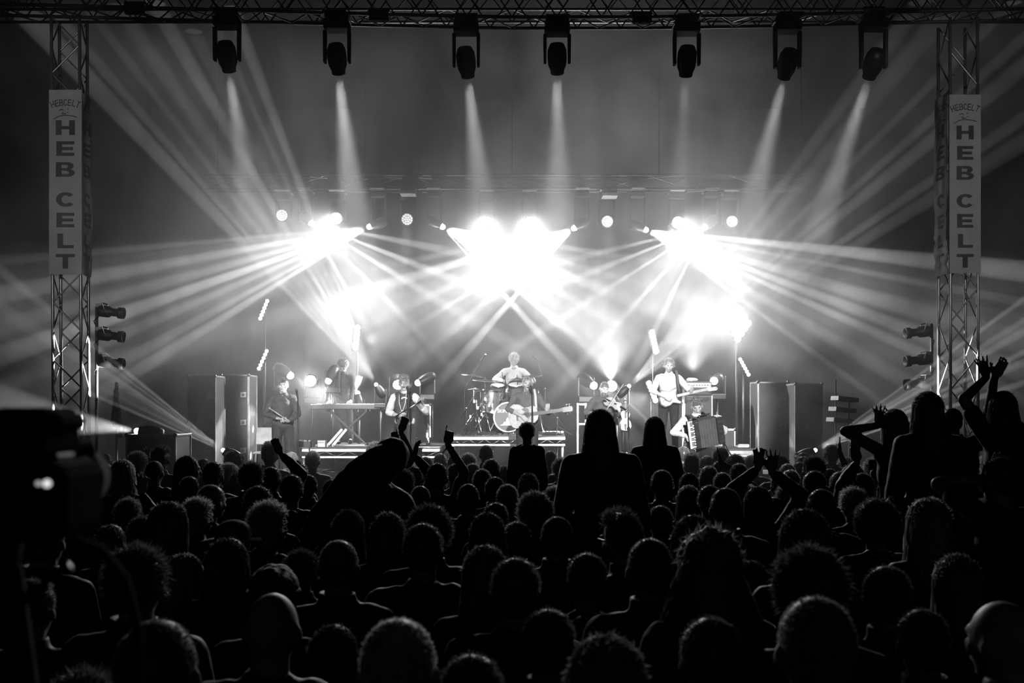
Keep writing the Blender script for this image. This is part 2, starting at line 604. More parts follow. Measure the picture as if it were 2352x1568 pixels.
# seven heads hanging from the front truss; pixel of the lens, aim pixel and distance
for i, (x, y, ax_, ay_, ad, pw_, ang) in enumerate(((527, 165, 610, 700, 17, P_TOP * .9, 15), (778, 170, 835, 700, 17, P_TOP * 1.6, 15), (1075, 178, 1135, 700, 17, P_TOP, 15),
                                             (1280, 170, 1285, 700, 17, P_TOP * .9, 15), (1575, 175, 1540, 700, 17, P_TOP * .5, 13), (1800, 180, 1690, 620, 17, P_TOP, 14), (1995, 180, 1850, 620, 17, P_TOP * 1.6, 13))):
    p = at(x, y, 14.52)
    t = at(ax_, ay_, ad)
    lab = ('leftmost', 'second from left', 'third from left', 'middle', 'third from right', 'second from right', 'rightmost')[i] + ' of the seven black lamps hanging from the front truss'
    r_ = moving_head(p, t, lab, 'moving heads on the front truss', lens='led_mid', truss_z=truss_z(line, p.x) - .27)
    beam(r_, p, t, ang, pw_, soft=.07, blend=.5)

# eight round LED wash heads under the back truss
for i, (x, y) in enumerate(((647, 494), (772, 500), (935, 503), (1118, 509), (1217, 510), (1395, 508), (1557, 510), (1682, 508))):
    p = at(x, y, 20.3)
    t = p + V((0, -1.0, -.12))
    lab = ORD[i] + ' from left of the eight round lamps with many lit cells'
    if i == 0:
        lab = 'leftmost of the eight round lamps with many lit cells in the back row'
    r_ = moving_head(p, t, lab, 'round LED wash lamps in the back row', lens='led', face='led', size=.88, truss_z=6.775)
    q = beam(r_, p, p + V((0, -.15, -1)), 22, P_LED, blend=.6, soft=.1)
    if i in (1, 3, 4, 6):
        q = beam(r_, p, p + V((0, -1, -.40)), 38, P_WASH, blend=.7, soft=.1)

KEYRAYS = ((16, 24, 33, 45, 60), (9, 14, 19, 23, 27, 32, 37), (12, 17, 23, 30, 41, 48), (13, 19, 26, 33, 41, 50), (10, 15, 20, 24, 28, 33, 39), (17, 25, 34, 47, 62))
# six bright beam heads below the back truss: pixel, aim direction in the picture (dx, dy), towards camera, cone, power
for i, (x, y, dx, dy, dc, ang, pw_, seed) in enumerate(((715, 512, .74, .67, .42, 40, .3, 1), (850, 520, -.90, .40, .30, 36, 1., 2), (1015, 520, .88, .47, .2, 36, 1.9, 3),
                                                        (1320, 523, -.84, .52, .2, 36, 1.9, 4), (1482, 527, .90, .42, .30, 36, 1., 5), (1620, 521, -.73, .68, .42, 40, .3, 6))):
    p = at(x, y, 20.3)
    v = V((dx, -dc, -dy)).normalized()
    lab = ('bright beam lamp flaring rightward, just above the left end of the stage', 'bright beam lamp flaring leftward, left of centre in the back row', 'bright beam lamp on the left side of the large central white flare',
           'bright beam lamp on the right side of the large central white flare', 'bright beam lamp flaring rightward, right of centre in the back row', 'bright beam lamp flaring leftward, near the right end of the back row')[i]
    r_ = moving_head(p, p + v, lab, 'bright beam lamps in the back row', size=.8, lens='glow', truss_z=6.775)
    beam(r_, p, p + v, ang, P_KEY * pw_, None, soft=.05, blend=.55, off=.1)
    rays(r_, p, KEYRAYS[i], 1 if dx > 0 else -1, P_RAY * (.6 if i in (0, 5) else 1.25), 2.8, dc, False, seed, .1)
    ob('bulb_flare', MB().sph(p + v * .02 - V(r_.location), .055), r_, M['glow'], smooth=True)

# front-of-house spots on a bar high behind the camera: two catch the banners, four light the band
foh = thing('house_truss', 'lighting bar high behind the audience, out of the photograph', 'truss')
ob('chord', MB().cyl((-6, -5, 6.6), (6, -5, 6.6), .03), foh, M['alu'])
for x_, t_, a_, e_ in ((-4.5, V((-6.5, 14.5, 5.6)), 15, P_FOH * 1.6), (4.5, V((6.5, 14.5, 5.6)), 15, P_FOH * 1.6),
                       (-2., V((-2.8, 16.5, 2.6)), 11, P_BAND), (2., V((2.6, 16.5, 2.6)), 11, P_BAND), (0, V((.3, 17.5, 2.9)), 10, P_BAND)):
    sp_ = moving_head(V((x_, -4.9, 6.1)), t_, 'front-of-house spotlight behind the audience aimed at the ' + {-4.5: 'left banners', 4.5: 'right banners', -2.: 'left half of the band', 2.: 'right half of the band', 0: 'drummer'}[x_], 'front-of-house spotlights', lens='led_mid', truss_z=6.57)
    beam(sp_, V((x_, -4.9, 6.1)), t_, a_, e_, off=.1, blend=.4, soft=.06)



# ------------------------------------------------------------------ people
BENCH = bpy.data.scenes.new('bench')          # a separate empty scene in which meshes are worked out, removed at the end


def evaluated(mb, name, m, voxel, smooth=2, wrinkle=0., wscale=9., dec=0.):
    me = mb.mesh('tmp')
    o = bpy.data.objects.new('tmp', me)
    BENCH.collection.objects.link(o)
    r = o.modifiers.new('r', 'REMESH')
    r.mode = 'VOXEL'
    r.voxel_size = voxel
    r.use_smooth_shade = True
    if smooth:
        k = o.modifiers.new('s', 'SMOOTH')
        k.iterations = smooth
        k.factor = .5
    if dec:
        k = o.modifiers.new('d', 'DECIMATE')
        k.ratio = dec
    BENCH.view_layers[0].update()
    dg = BENCH.view_layers[0].depsgraph
    out = bpy.data.meshes.new_from_object(o.evaluated_get(dg))
    bpy.data.objects.remove(o)
    bpy.data.meshes.remove(me)
    if wrinkle:
        nrm = [v.normal.copy() for v in out.vertices]
        flat = []
        for v, nn in zip(out.vertices, nrm):
            p = v.co * wscale
            n_ = noise.noise(V((p.x, p.y, p.z * .55))) + .5 * noise.noise(p * 2.3)
            flat += (v.co + nn * n_ * wrinkle)[:]
        out.vertices.foreach_set('co', flat)
        out.update()
    out.name = name
    out.materials.clear()
    out.materials.append(m)
    out.shade_smooth()
    return out


def bend(sh, wr, l1, l2, hint):
    """elbow position for a shoulder, a wrist and a direction the elbow points to"""
    d = wr - sh
    L_ = min(d.length, (l1 + l2) * .995)
    d = d.normalized()
    a = (l1 * l1 - l2 * l2 + L_ * L_) / (2 * L_)
    h = math.sqrt(max(0, l1 * l1 - a * a))
    hint = V(hint)
    hint = (hint - d * hint.dot(d)).normalized()
    return sh + d * a + hint * h, sh + d * L_


def hand(mb, wr, d, n, kind, side):
    """palm and five fingers; d = direction of the fingers, n = way the palm faces, side = +1 right hand"""
    d = V(d).normalized()
    n = V(n)
    n = (n - d * n.dot(d)).normalized()
    x = d.cross(n) * side                      # towards the thumb
    rot = Matrix((x, n, d)).transposed()
    mb.cap(wr, wr + d * .03, .024, .027)
    mb.sph(wr + d * .055, (.043, .017, .05), rot)
    lens = (.072, .08, .074, .06)
    for i in range(4):
        u = .03 - i * .02
        b = wr + d * .088 + x * u
        fl = lens[i]
        spread = {'open': .34, 'flat': .08, 'point': 0, 'grip': 0, 'relaxed': .1, 'pick': 0, 'claw': .3}[kind]
        dd = (d + x * (u / .03) * spread).normalized()
        c = {'open': .12, 'flat': .06, 'point': 0 if i == 0 else 2.6, 'grip': 1.5, 'relaxed': .5, 'pick': 1.1, 'claw': .75}[kind]
        p = b
        for k, (f_, r_) in enumerate(((.45, .0095), (.3, .0088), (.25, .008))):
            ang = c * (.55 if k == 0 else .9 if k == 1 else 1.25) * (k + 1) * .5
            q = (dd * math.cos(ang) + n * math.sin(ang)).normalized()
            e = p + q * fl * f_
            mb.cap(p, e, r_, r_ * .94, 8)
            p = e
    tb = wr + d * .03 + x * .03
    td = (x * .75 + d * .8 + n * .2) if kind in ('open', 'flat', 'claw') else (d * .8 + n * .7 + x * .15)
    td.normalize()
    m1 = tb + td * .036
    mb.cap(tb, m1, .014, .011, 8)
    mb.cap(m1, m1 + (td + (d if kind in ('open', 'flat') else n) * .4).normalized() * .034, .011, .009, 8)


def head_prims(mb, hc, q):
    def T(x, y, z):
        return hc + q @ V((x, y, z))
    mb.sph(hc, (.076, .095, .104), q)
    mb.sph(T(0, .02, -.045), (.058, .07, .07), q)
    mb.sph(T(0, .045, -.092), (.036, .04, .032), q)              # chin
    mb.cap(T(-.03, .083, .018), T(.03, .083, .018), .014, .014, 8)  # brow
    mb.cap(T(0, .092, .006), T(0, .112, -.03), .008, .013, 8)    # nose
    mb.sph(T(.0, .088, -.062), (.026, .014, .011), q)            # lips
    for s in (-1, 1):
        mb.sph(T(s * .042, .062, -.028), (.022, .022, .02), q)   # cheek
        mb.sph(T(s * .081, -.002, -.012), (.010, .019, .033), q @ rot3(0, s * -12, s * 18))
        mb.sph(T(s * .083, .0, -.034), (.007, .01, .012), q)


def hair_mesh(style, m):
    """hair in head coordinates: origin at the skull centre, facing +Y"""
    rng = random.Random(style)
    b = MB()
    st = MB()

    def blade(p, n_, l_, w_=.0022, tilt=.5):
        t = V((rng.uniform(-1, 1), rng.uniform(-1, 1), rng.uniform(-1, 1)))
        n2 = (n_ + t * tilt).normalized()
        s_ = n2.cross(V((rng.uniform(-1, 1), rng.uniform(-1, 1), .3))).normalized() * w_
        mid = p + n2 * l_ * .55
        tip = p + (n2 + t * .25).normalized() * l_
        st.add([p - s_, p + s_, mid + s_ * .7, mid - s_ * .7, tip], [(0, 1, 2, 3), (3, 2, 4)])

    def tuft(c, r, n_, l_, zmin=-.05, tilt=.5):
        c, r = V(c), V(r)
        k = 0
        while k < n_:
            u = V((rng.gauss(0, 1), rng.gauss(0, 1), rng.gauss(0, 1))).normalized()
            p = V((u.x * r.x, u.y * r.y, u.z * r.z))
            if p.z < zmin or (p.y > .03 and p.z < .045):
                continue
            k += 1
            nn = V((u.x / r.x, u.y / r.y, u.z / r.z)).normalized()
            blade(c + p * .97, nn, l_ * rng.uniform(.6, 1.3), tilt=tilt)

    def flow(n_, length, out_, width=.004, wave=.006, z_end=None, part=0., face=.62):
        for k in range(n_):
            a = rng.uniform(-math.pi * face, math.pi * face) - math.pi / 2     # around the back, open at the face (+Y)
            ph0 = rng.uniform(.05, .8)
            pts = []
            ln = length * rng.uniform(.8, 1.08)
            layer = rng.uniform(.93, 1.07)
            travelled, ph = 0, ph0
            steps = 5
            for i in range(steps):
                p_ = ph0 + (1.62 - ph0) * i / (steps - 1)
                pts.append(V((.088 * layer * math.sin(p_) * math.cos(a), -.008 + .108 * layer * math.sin(p_) * math.sin(a), .008 + .112 * layer * math.cos(p_))))
            e = pts[-1]
            rad = V((e.x, e.y + .008, 0)).normalized()
            w0 = rng.uniform(0, 6)
            for i in range(1, 7):
                t = i / 6
                back = V((0, -.035 * t, 0)) if e.y > -.02 else V((0, 0, 0))
                pts.append(e + V((0, 0, -ln * t)) + rad * out_ * (t ** .8) + back + V((math.sin(w0 + t * 9), math.cos(w0 * 2 + t * 8), 0)) * wave * t)
            sd = V((-rad.y, rad.x, 0))
            vs, fs = [], []
            for i, p_ in enumerate(pts):
                wd = width * (1 if i < len(pts) - 1 else .25)
                tw = sd + rad * .5 * math.sin(w0 + i)
                vs += [p_ - tw * wd, p_ + tw * wd]
            fs = [(2 * i, 2 * i + 1, 2 * i + 3, 2 * i + 2) for i in range(len(pts) - 1)]
            st.add(vs, fs)

    vox, wr = .008, .003
    if style in ('short', 'quiff', 'messy'):
        b.sph((0, -.012, .024), (.084, .101, .097))
        b.sph((0, -.055, -.03), (.066, .05, .055))
        if style == 'quiff':
            b.sph((0, .05, .098), (.06, .05, .032))
            b.sph((.01, .075, .1), (.05, .025, .03))
            tuft((0, .02, .06), (.08, .09, .08), 500, .03, .01)
            wr = .006
        elif style == 'messy':
            tuft((0, -.012, .024), (.088, .105, .1), 1300, .034, -.05, .9)
            wr = .008
        tuft((0, -.012, .024), (.084, .101, .097), 700, .013, -.07)
    elif style == 'buzz':
        b.sph((0, -.012, .02), (.079, .098, .093))
        b.sph((0, -.055, -.03), (.062, .045, .05))
        tuft((0, -.012, .02), (.079, .098, .093), 1100, .007, -.08)
        wr = .001
    elif style == 'fringe':                               # receding: a ring of hair round the back and sides
        b.sph((0, -.03, -.01), (.081, .078, .05))
        tuft((0, -.03, -.01), (.081, .078, .05), 700, .012, -.04)
    elif style == 'curly':
        b.sph((0, -.015, .03), (.098, .112, .108))
        b.sph((0, -.06, -.03), (.08, .06, .065))
        tuft((0, -.015, .03), (.1, .113, .11), 1800, .028, -.08, 1.4)
        wr = .016
    elif style == 'afro':
        b.sph((0, -.02, .03), (.118, .125, .125))
        tuft((0, -.02, .03), (.119, .126, .126), 2600, .024, -.1, 1.6)
        wr = .01
    elif style in ('long', 'longwave', 'bob', 'bush'):
        dn, o_, n_ = {'long': (.34, .015, 900), 'longwave': (.36, .032, 900), 'bob': (.15, .012, 800), 'bush': (.36, .09, 1300)}[style]
        b.sph((0, -.014, .02), (.086, .102, .1))
        if style == 'bob':
            b.sph((0, -.04, -.07), (.082, .07, .09))
        else:
            k = 1.35 if style == 'bush' else 1
            b.sph((0, -.045, -.11), (.084 * k, .062 * k, .16))
            b.sph((0, -.06, -.24), (.075 * k * 1.15, .045, .15))
            if style == 'bush':
                b.sph((0, -.02, .02), (.102, .112, .11))
                b.sph((0, -.05, -.2), (.13, .07, .14))
        flow(n_, dn, o_, .005, .012 if style != 'bush' else .03)
        tuft((0, -.014, .02), (.088, .104, .102), 350, .02 if style != 'bush' else .04, 0, 1.)
        wr = .004 if style != 'bush' else .014
    elif style == 'ponytail':
        b.sph((0, -.012, .022), (.081, .1, .096))
        b.sph((0, -.11, .03), (.03, .03, .03))
        b.cap((0, -.12, .03), (0, -.15, -.09), .028, .034)
        b.cap((0, -.15, -.09), (.01, -.135, -.22), .034, .014)
        tuft((0, -.012, .022), (.081, .1, .096), 450, .012, -.06)
    elif style == 'bun':
        b.sph((0, -.012, .022), (.081, .1, .096))
        b.sph((0, -.065, .105), (.045, .045, .042))
        tuft((0, -.065, .105), (.045, .045, .042), 250, .02, -.05, 1.2)
        tuft((0, -.012, .022), (.081, .1, .096), 450, .016, -.08)
        wr = .005
    me = evaluated(b, 'hair_' + style, m, vox, 2, wr, 22)
    if st.v:
        b2 = MB()
        b2.v = [tuple(v.co) for v in me.vertices]
        b2.f = [tuple(p.vertices) for p in me.polygons]
        b2.add(st.v, st.f)
        bpy.data.meshes.remove(me)
        me = b2.mesh('hair_' + style, m)
    return me


HAIR = {}


def get_hair(style, shade):
    k = (style, shade)
    if k not in HAIR:
        if any(s == style for s, _ in HAIR):
            me = next(v for (s, _), v in HAIR.items() if s == style).copy()
            me.materials[0] = M['hair_' + shade]
        else:
            me = hair_mesh(style, M['hair_' + shade])
        HAIR[k] = me
    return HAIR[k]


def figure(pose, vox=.009):
    """meshes of a person 1.75 m tall facing +Y with the feet at the origin"""
    g_ = pose.get
    wid = g_('wide', 1.)
    pel = V(g_('pelvis', (0, 0, .95)))
    sp = rot3(-g_('lean', 2), g_('side', 0), g_('twist', 0))          # lean > 0 is forward
    T = lambda x, y, z: pel + sp @ V((x, y, z))
    neck = T(0, .0, .53)
    nk = sp @ rot3(g_('neck', -3), 0, 0)
    hq = sp @ rot3(g_('nod', 0), g_('tilt', 0), g_('turn', 0))
    hc = neck + nk @ V((0, .018, .148))
    skin, top, leg = MB(), MB(), MB()
    f = pose.get('female', False)
    # torso
    skin.sph(T(0, 0, .30), (.145 * wid, .10, .2), sp)
    skin.sph(T(0, 0, .02), (.15 * wid, .105, .13), sp)
    skin.cap(T(0, 0, .05), T(0, 0, .3), .11 * wid, .12 * wid)
    skin.cap(T(-.13 * wid, 0, .47), T(.13 * wid, 0, .47), .055, .055)
    skin.cap(neck - sp @ V((0, 0, .05)), hc + hq @ V((0, -.01, -.06)), .062 if not f else .052, .055 if not f else .047)
    head_prims(skin, hc, hq)
    t_ = .018
    big = g_('bulk', 0.)
    top.sph(T(0, -.004, .31), (.155 * wid + t_ + big, .112 + t_ + big, .2), sp)
    top.cap(T(0, 0, .08), T(0, 0, .3), .12 * wid + t_ + big, .13 * wid + t_)
    top.sph(T(0, 0, .06), (.155 * wid + t_ + big, .115 + t_, .12), sp)
    top.cap(T(-.125 * wid, 0, .455), T(.125 * wid, 0, .455), .072 + big * .5, .072 + big * .5)
    top.cap(T(-.1, -.0, .47), T(0, 0, .525), .05, .052)
    top.cap(T(.1, -.0, .47), T(0, 0, .525), .05, .052)
    st = g_('top', 'jacket')
    if st == 'jacket':
        top.lathe([(.062, -.02), (.082, -.02), (.078, .055), (.066, .055), (.062, -.02)], neck, sp @ rot3(6, 0, 0), 18)
    if st == 'shirt':
        top.lathe([(.058, -.02), (.075, -.02), (.07, .035), (.06, .035), (.058, -.02)], neck, sp @ rot3(8, 0, 0), 18)
    if st == 'hoodie':
        top.sph(T(0, -.085, .47), (.11, .06, .075), sp)
        top.sph(T(0, -.1, .42), (.08, .05, .09), sp)
        top.cap(T(-.07, -.03, .52), T(-.05, .06, .47), .03, .025)
        top.cap(T(.07, -.03, .52), T(.05, .06, .47), .03, .025)
    joints = {}
    for s, k in ((1, 'r'), (-1, 'l')):
        sh = T(s * .178 * wid, -.005, .455)
        tgt = g_('w' + k)
        if tgt is None:
            tgt = T(s * (.265 * wid), .04, -.08)
        else:
            tgt = V(tgt)
        hint = g_('e' + k, (s * .6, -.8, -.1))
        if tgt.z > sh.z + .1:
            sh = sh + V((-s * .012, 0, .035))
        el, wr_ = bend(sh, tgt, .29, .26, hint)
        joints[k] = (sh, el, wr_)
        skin.cap(sh, el, .05, .04)
        skin.cap(el, wr_, .041, .026)
        hd = g_('h' + k)
        if hd is None:
            hd = ((wr_ - el).normalized(), V((-s, .2, 0)), 'relaxed')
        hand(skin, wr_, hd[0], hd[1], hd[2], s)
        slv = g_('sleeve' + k, g_('sleeve', 'long'))
        if slv != 'none':
            top.cap(sh, el if slv != 'short' else sh.lerp(el, .62), .063 + big * .4, .056 if slv != 'short' else .064)
        if slv == 'long':
            top.cap(el, el.lerp(wr_, .86), .055 + big * .3, .04)
        if slv == 'rolled':
            top.cap(el, el.lerp(wr_, .28), .056, .053)
    # legs
    for s, k in ((1, 'r'), (-1, 'l')):
        hip = pel + sp @ V((s * .09, 0, -.03))
        if g_('knee' + k) is not None:
            kn, an = V(g_('knee' + k)), V(g_('ankle' + k))
        else:
            kn, an = V((s * .11, .02, .5)), V((s * .12, -.02, .09))
        if pose.get('bare', True):
            skin.cap(hip, kn, .075, .05)
            skin.cap(kn, an, .05, .036)
            skin.cap(an, an + V((0, .13, -.05)), .036, .03)
        leg.cap(hip, kn, .098, .068)
        leg.cap(kn, an + V((0, 0, .02)), .066, .055)
    leg.sph(pel + sp @ V((0, 0, 0)), (.158 * wid, .118, .12), sp)
    res = dict(body=skin, top=top, legs=leg, hc=hc, hq=hq, joints=joints, pel=pel, sp=sp, T=T, neck=neck)
    return res


def make(pose, tm, lm, sm, vox=.009, vox_cloth=.012):
    r = figure(pose)
    r['body'] = evaluated(r['body'], 'body', sm, vox, 2)
    r['top'] = evaluated(r['top'], 'top', tm, vox_cloth, 3, .011 if pose.get('top') == 'shirt' else .007 if pose.get('top') != 'tee' else .004, 11)
    r['legs'] = evaluated(r['legs'], 'trousers', lm, vox_cloth * 1.2, 2, .005, 9)
    ank = []
    for s, k in ((1, 'r'), (-1, 'l')):
        a = V(pose['ankle' + k]) if pose.get('ankle' + k) is not None else V((s * .12, -.02, .09))
        ank.append(MB().sph(a + V((0, .07, -.045)), (.05, .135, .045), None, 14, 8).cap(a + V((0, 0, .0)), a + V((0, 0, -.04)), .048, .05).mesh('shoe', M['shoe']))
    r['shoes'] = ank
    return r


def assemble(r, label, loc, rz, scale=1., group=None, hair=None, face=False, tm=None, topname='jacket', lift=None, cat='person'):
    root = thing('person', label, cat, loc, rz, group)
    root.scale = (scale,) * 3
    ob('body', r['body'], root)
    t = ob(topname, r['top'], root)
    if tm is not None:
        t.material_slots[0].link = 'OBJECT'
        t.material_slots[0].material = tm
    ob('trousers', r['legs'], root)
    for s in r['shoes']:
        ob('shoe', s, root)
    if hair:
        h = ob('hair', get_hair(*hair), root, loc=r['hc'])
        h.rotation_euler = r['hq'].to_euler()
        h.scale = (1.02,) * 3
        if len(hair) > 2:
            h.scale = hair[2]
    if face:
        for s in (-1, 1):
            e = MB().sph(r['hc'] + r['hq'] @ V((s * .031, .083, .0)), (.014, .008, .007), r['hq'], 10, 6)
            ob('eye', e, root, M['key_black'], smooth=True)
            e = MB().cap(r['hc'] + r['hq'] @ V((s * .017, .097, .021)), r['hc'] + r['hq'] @ V((s * .047, .086, .023)), .0045, .003, 8)
            ob('eyebrow', e, root, M['hair_brown'], smooth=True)
        e = MB().sph(r['hc'] + r['hq'] @ V((0, .1, -.063)), (.022, .006, .003 if face == 1 else .009), r['hq'], 10, 6)
        ob('mouth', e, root, M['dark_cloth'], smooth=True)
    return root



# ------------------------------------------------------------------ lamps that stand on the deck
def floor_head(px, py, d, aim, label, size=.75, lens='glow', face='plain', deck=STG, flare=.05):
    p = at(px, py, d)
    r_ = moving_head(p, p + V(aim), label, 'lamps standing at the back of the stage', hang=False, size=size, lens=lens, face=face)
    bz = r_.location.z - .02 - deck
    if bz > .08:
        s_ = MB().cyl((0, 0, -bz), (0, 0, -.0), .025, n=10)
        ob('stand_pole', s_, r_, M['black_metal'], smooth=True)
        ob('stand_foot', MB().lathe([(0, 0), (.2, 0), (.2, .02), (.04, .035), (0, .035)], (0, 0, -bz), None, 20), r_, M['black_metal'])
    if face == 'plain' and flare:
        ob('bulb_flare', MB().sph(p + V(aim).normalized() * .02 - V(r_.location), flare), r_, M['glow'], smooth=True)
    return r_, p


def dirpx(dx, dy, dc):                      # direction from picture slopes plus a part towards the camera
    return V((dx, -dc, -dy)).normalized()


r_, p = floor_head(865, 885, 18.6, dirpx(-.52, -.85, .12), 'small bright beam lamp behind the singer in the waistcoat throwing a narrow fan up to the left', .6, flare=.035)
rays(r_, p, (47, 49.5, 53, 57, 60, 63, 66.5, 70), -1, P_FAN, 2.2, .06, True, 11)
beam(r_, p, p + dirpx(-.52, -.85, .08), 24, P_FAN * .08, off=.08)
r_['label'] = 'small bright beam lamp throwing a narrow fan of rays up to the left'
r_, p = floor_head(1443, 888, 18.6, dirpx(.72, -.69, .12), 'small bright beam lamp throwing a narrow fan of rays up to the right', .6, flare=.035)
rays(r_, p, (32, 35, 39, 42, 46, 50, 54), 1, P_FAN, 2.2, .06, True, 12)
beam(r_, p, p + dirpx(.73, -.68, .08), 24, P_FAN * .06, off=.08)
r_, p = floor_head(515, 1035, 14.9, dirpx(-.85, -.52, .05), 'lamp at the left stage front sending rays up to the left above the crowd', .7, flare=.03)
rays(r_, p, (24, 27.5, 31, 34, 37, 39.5), -1, P_SIDE, 1.8, .03, True, 13)
beam(r_, p, p + dirpx(-.85, -.52, .03), 17, P_SIDE * .07, off=.08)
r_, p = floor_head(1870, 1035, 14.9, dirpx(.88, -.47, .05), 'lamp at the right stage front sending rays up to the right above the crowd', .7, flare=.03)
rays(r_, p, (19, 23, 26, 30, 33, 36.5), 1, P_SIDE * 1.8, 1.8, .03, True, 14)
beam(r_, p, p + dirpx(.88, -.47, .03), 19, P_SIDE * .07, off=.08)
r_, p = floor_head(318, 990, 14.4, dirpx(-.985, -.16, .15), 'glaring lamp on a black case at the far left shining left behind the video camera', .8, flare=.045, deck=1.75)
beam(r_, p, p + dirpx(-.985, -.14, .12), 26, P_LEFT, None, off=.08)
r_, p = floor_head(665, 861, 19.2, dirpx(.82, .5, .25), 'bright lamp above the head of the man in the dark shirt at left', .8, flare=.07)
beam(r_, p, p + dirpx(.82, .5, .25), 36, P_BACK, None, off=.1)
r_, p = floor_head(713, 874, 19.2, V((0, -1, .1)), 'round many-cell lamp facing out, between the dark-shirted man and the keyboard player', .85, lens='glow', face='led')
beam(r_, p, p + V((0, -1, -.05)), 60, P_BACK * .3, None, off=.08, blend=.8)
r_, p = floor_head(755, 873, 19.0, dirpx(-.35, .8, .5), 'bright lamp behind the keyboard with rays spreading down to the left', .75, flare=.06)
rays(r_, p, (35, 47, 58, 70, 82, 97, 112), -1, P_BACK * 7, 4., .3, False, 16)
beam(r_, p, p + dirpx(-.5, .8, .35), 70, P_BACK * .4, off=.09)
r_, p = floor_head(962, 878, 19.0, dirpx(-.9, .38, .3), 'bright lamp at the shoulder of the singer in the waistcoat', .8, flare=.06)
beam(r_, p, p + dirpx(-.93, .33, .2), 24, P_BACK, None, off=.09)
r_, p = floor_head(915, 884, 19.3, dirpx(.2, .5, .8), 'round many-cell lamp half hidden behind the singer in the waistcoat', .85, lens='glow', face='led')
r_, p = floor_head(1362, 884, 19.2, dirpx(.6, .45, .6), 'bright lamp just left of the fiddle player', .85, flare=.075)
beam(r_, p, p + dirpx(.85, .45, .25), 30, P_BACK, None, off=.1)
r_, p = floor_head(1405, 886, 19.3, V((0, -1, .2)), 'round many-cell lamp behind the fiddle player', .85, lens='glow', face='led')
beam(r_, p, p + V((0, .15, 1)), 28, P_BACK * .8, None, off=.12, blend=.7)
beam(r_, p, p + V((-.1, .15, 1)), 110, P_UP_FILL, None, off=.12, blend=1.)  # added wide fill standing in for multiple scattering in the upper smoke
beam(r_, p, p + dirpx(.8, .5, .3), 44, P_BACK * .4, None, off=.1)
rays(r_, p, (20, 28, 36, 45), 1, P_BACK * 5, 3.5, .2, False, 18)
r_, p = floor_head(1590, 870, 19.3, V((0, -.3, 1)), 'round many-cell lamp pointing up behind the amplifier', .8, lens='glow', face='led')
beam(r_, p, p + V((.05, .1, 1)), 40, P_BACK * .8, None, off=.12, blend=.7)
beam(r_, p, p + V((.05, .1, 1)), 110, P_UP_FILL * .8, None, off=.12, blend=1.)  # more added upward fill for the rescattered glow
r_, p = floor_head(1641, 874, 19.2, dirpx(-.5, .2, .8), 'bright lamp at the right end of the amplifier', .8, flare=.075)
beam(r_, p, p + dirpx(-.6, .6, .5), 50, P_BACK * .6, None, off=.1)
r_, p = floor_head(822, 905, 19.6, V((-.2, .2, 1)), 'lamp pointing straight up behind the keyboard player', .6, lens='led_mid')
beam(r_, p, p + V((-.1, .1, 1)), 34, P_BACK * .8, None, off=.1, blend=.8)
beam(r_, p, p + V((-.1, .1, 1)), 110, P_UP_FILL, None, off=.12, blend=1.)  # added soft fill, imitates smoke lit by scattered light


def batten(x0, y0, x1, y1, d, n, label, bulb, out=None, power=0., fan=None, ang=20, deck=STG, emi='glow', each=True):
    a, b = at(x0, y0, d), at(x1, y1, d)
    c = (a + b) / 2
    root = thing('strip_lamp', label, 'stage lamp', (c.x, c.y, deck), 0, 'strip lamps on stands')
    o = V((c.x, c.y, deck))
    u = (b - a).normalized()
    ln = (b - a).length + bulb * 2.4
    q = Matrix((u, V((0, 1, 0)), u.cross(V((0, 1, 0))))).transposed()
    ob('housing', MB().box(c - o + V((0, .06, 0)), (ln, .07, bulb * 2.7), q), root, M['black_metal'], bevel=.01)
    ob('stand_pole', MB().cyl((0, .11, 0), (0, .11, c.z - deck), .022, n=10), root, M['black_metal'], smooth=True)
    ob('stand_foot', MB().lathe([(0, 0), (.24, 0), (.24, .02), (.03, .04), (0, .04)], (0, .11, 0), None, 20), root, M['black_metal'])
    me = MB().lathe([(0, .022), (bulb * .5, .018), (bulb * .9, .006), (bulb, 0), (0, -.01)], (0, 0, 0), rot3(90, 0, 0), 14).mesh('bulb', M[emi], True)
    for i in range(n):
        p = a.lerp(b, i / (n - 1))
        k = ob('bulb', me, root, loc=p - o + V((0, .02, 0)))
        if power and each:
            beam(root, p, p + out, ang, power / n, fan, off=.06, soft=.015, blend=.4)
    if power and not each:
        beam(root, c, c + out, ang, power, fan, off=.12, soft=.05, blend=.9)
    return root


batten(613, 691, 597, 731, 19.4, 6, 'tilted strip of six lit bulbs, upper one at the far left of the stage', .036, dirpx(.72, .6, .35), P_STRIP, None, 7)
batten(612, 806, 594, 846, 19.4, 6, 'tilted strip of six lit bulbs, lower one at the far left of the stage', .034, dirpx(.75, .55, .35), P_STRIP * .25, None, 7)
batten(821, 752, 816, 798, 20.2, 6, 'upright strip of dazzling bulbs high above the keyboard player', .058, dirpx(.8, .1, .55), P_STRIP * .9, None, 45, each=False)
batten(824, 868, 815, 893, 19.7, 5, 'short strip of five lit bulbs right of the keyboard player', .045, None)
batten(1498, 763, 1507, 806, 20.2, 6, 'upright strip of dazzling bulbs left of the guitarist with the white guitar', .058, dirpx(.8, .0, .5), P_STRIP * .8, None, 45, each=False)
batten(1491, 880, 1506, 919, 19.4, 6, 'strip of lit bulbs at the hip of the guitarist with the white guitar', .052, dirpx(-.6, .3, .6), P_STRIP * .5, None, 60, each=False)
batten(1701, 825, 1720, 860, 19.4, 6, 'tilted strip of six lit bulbs at the far right of the stage', .034, dirpx(-.75, .6, .2), P_STRIP, None, 7)
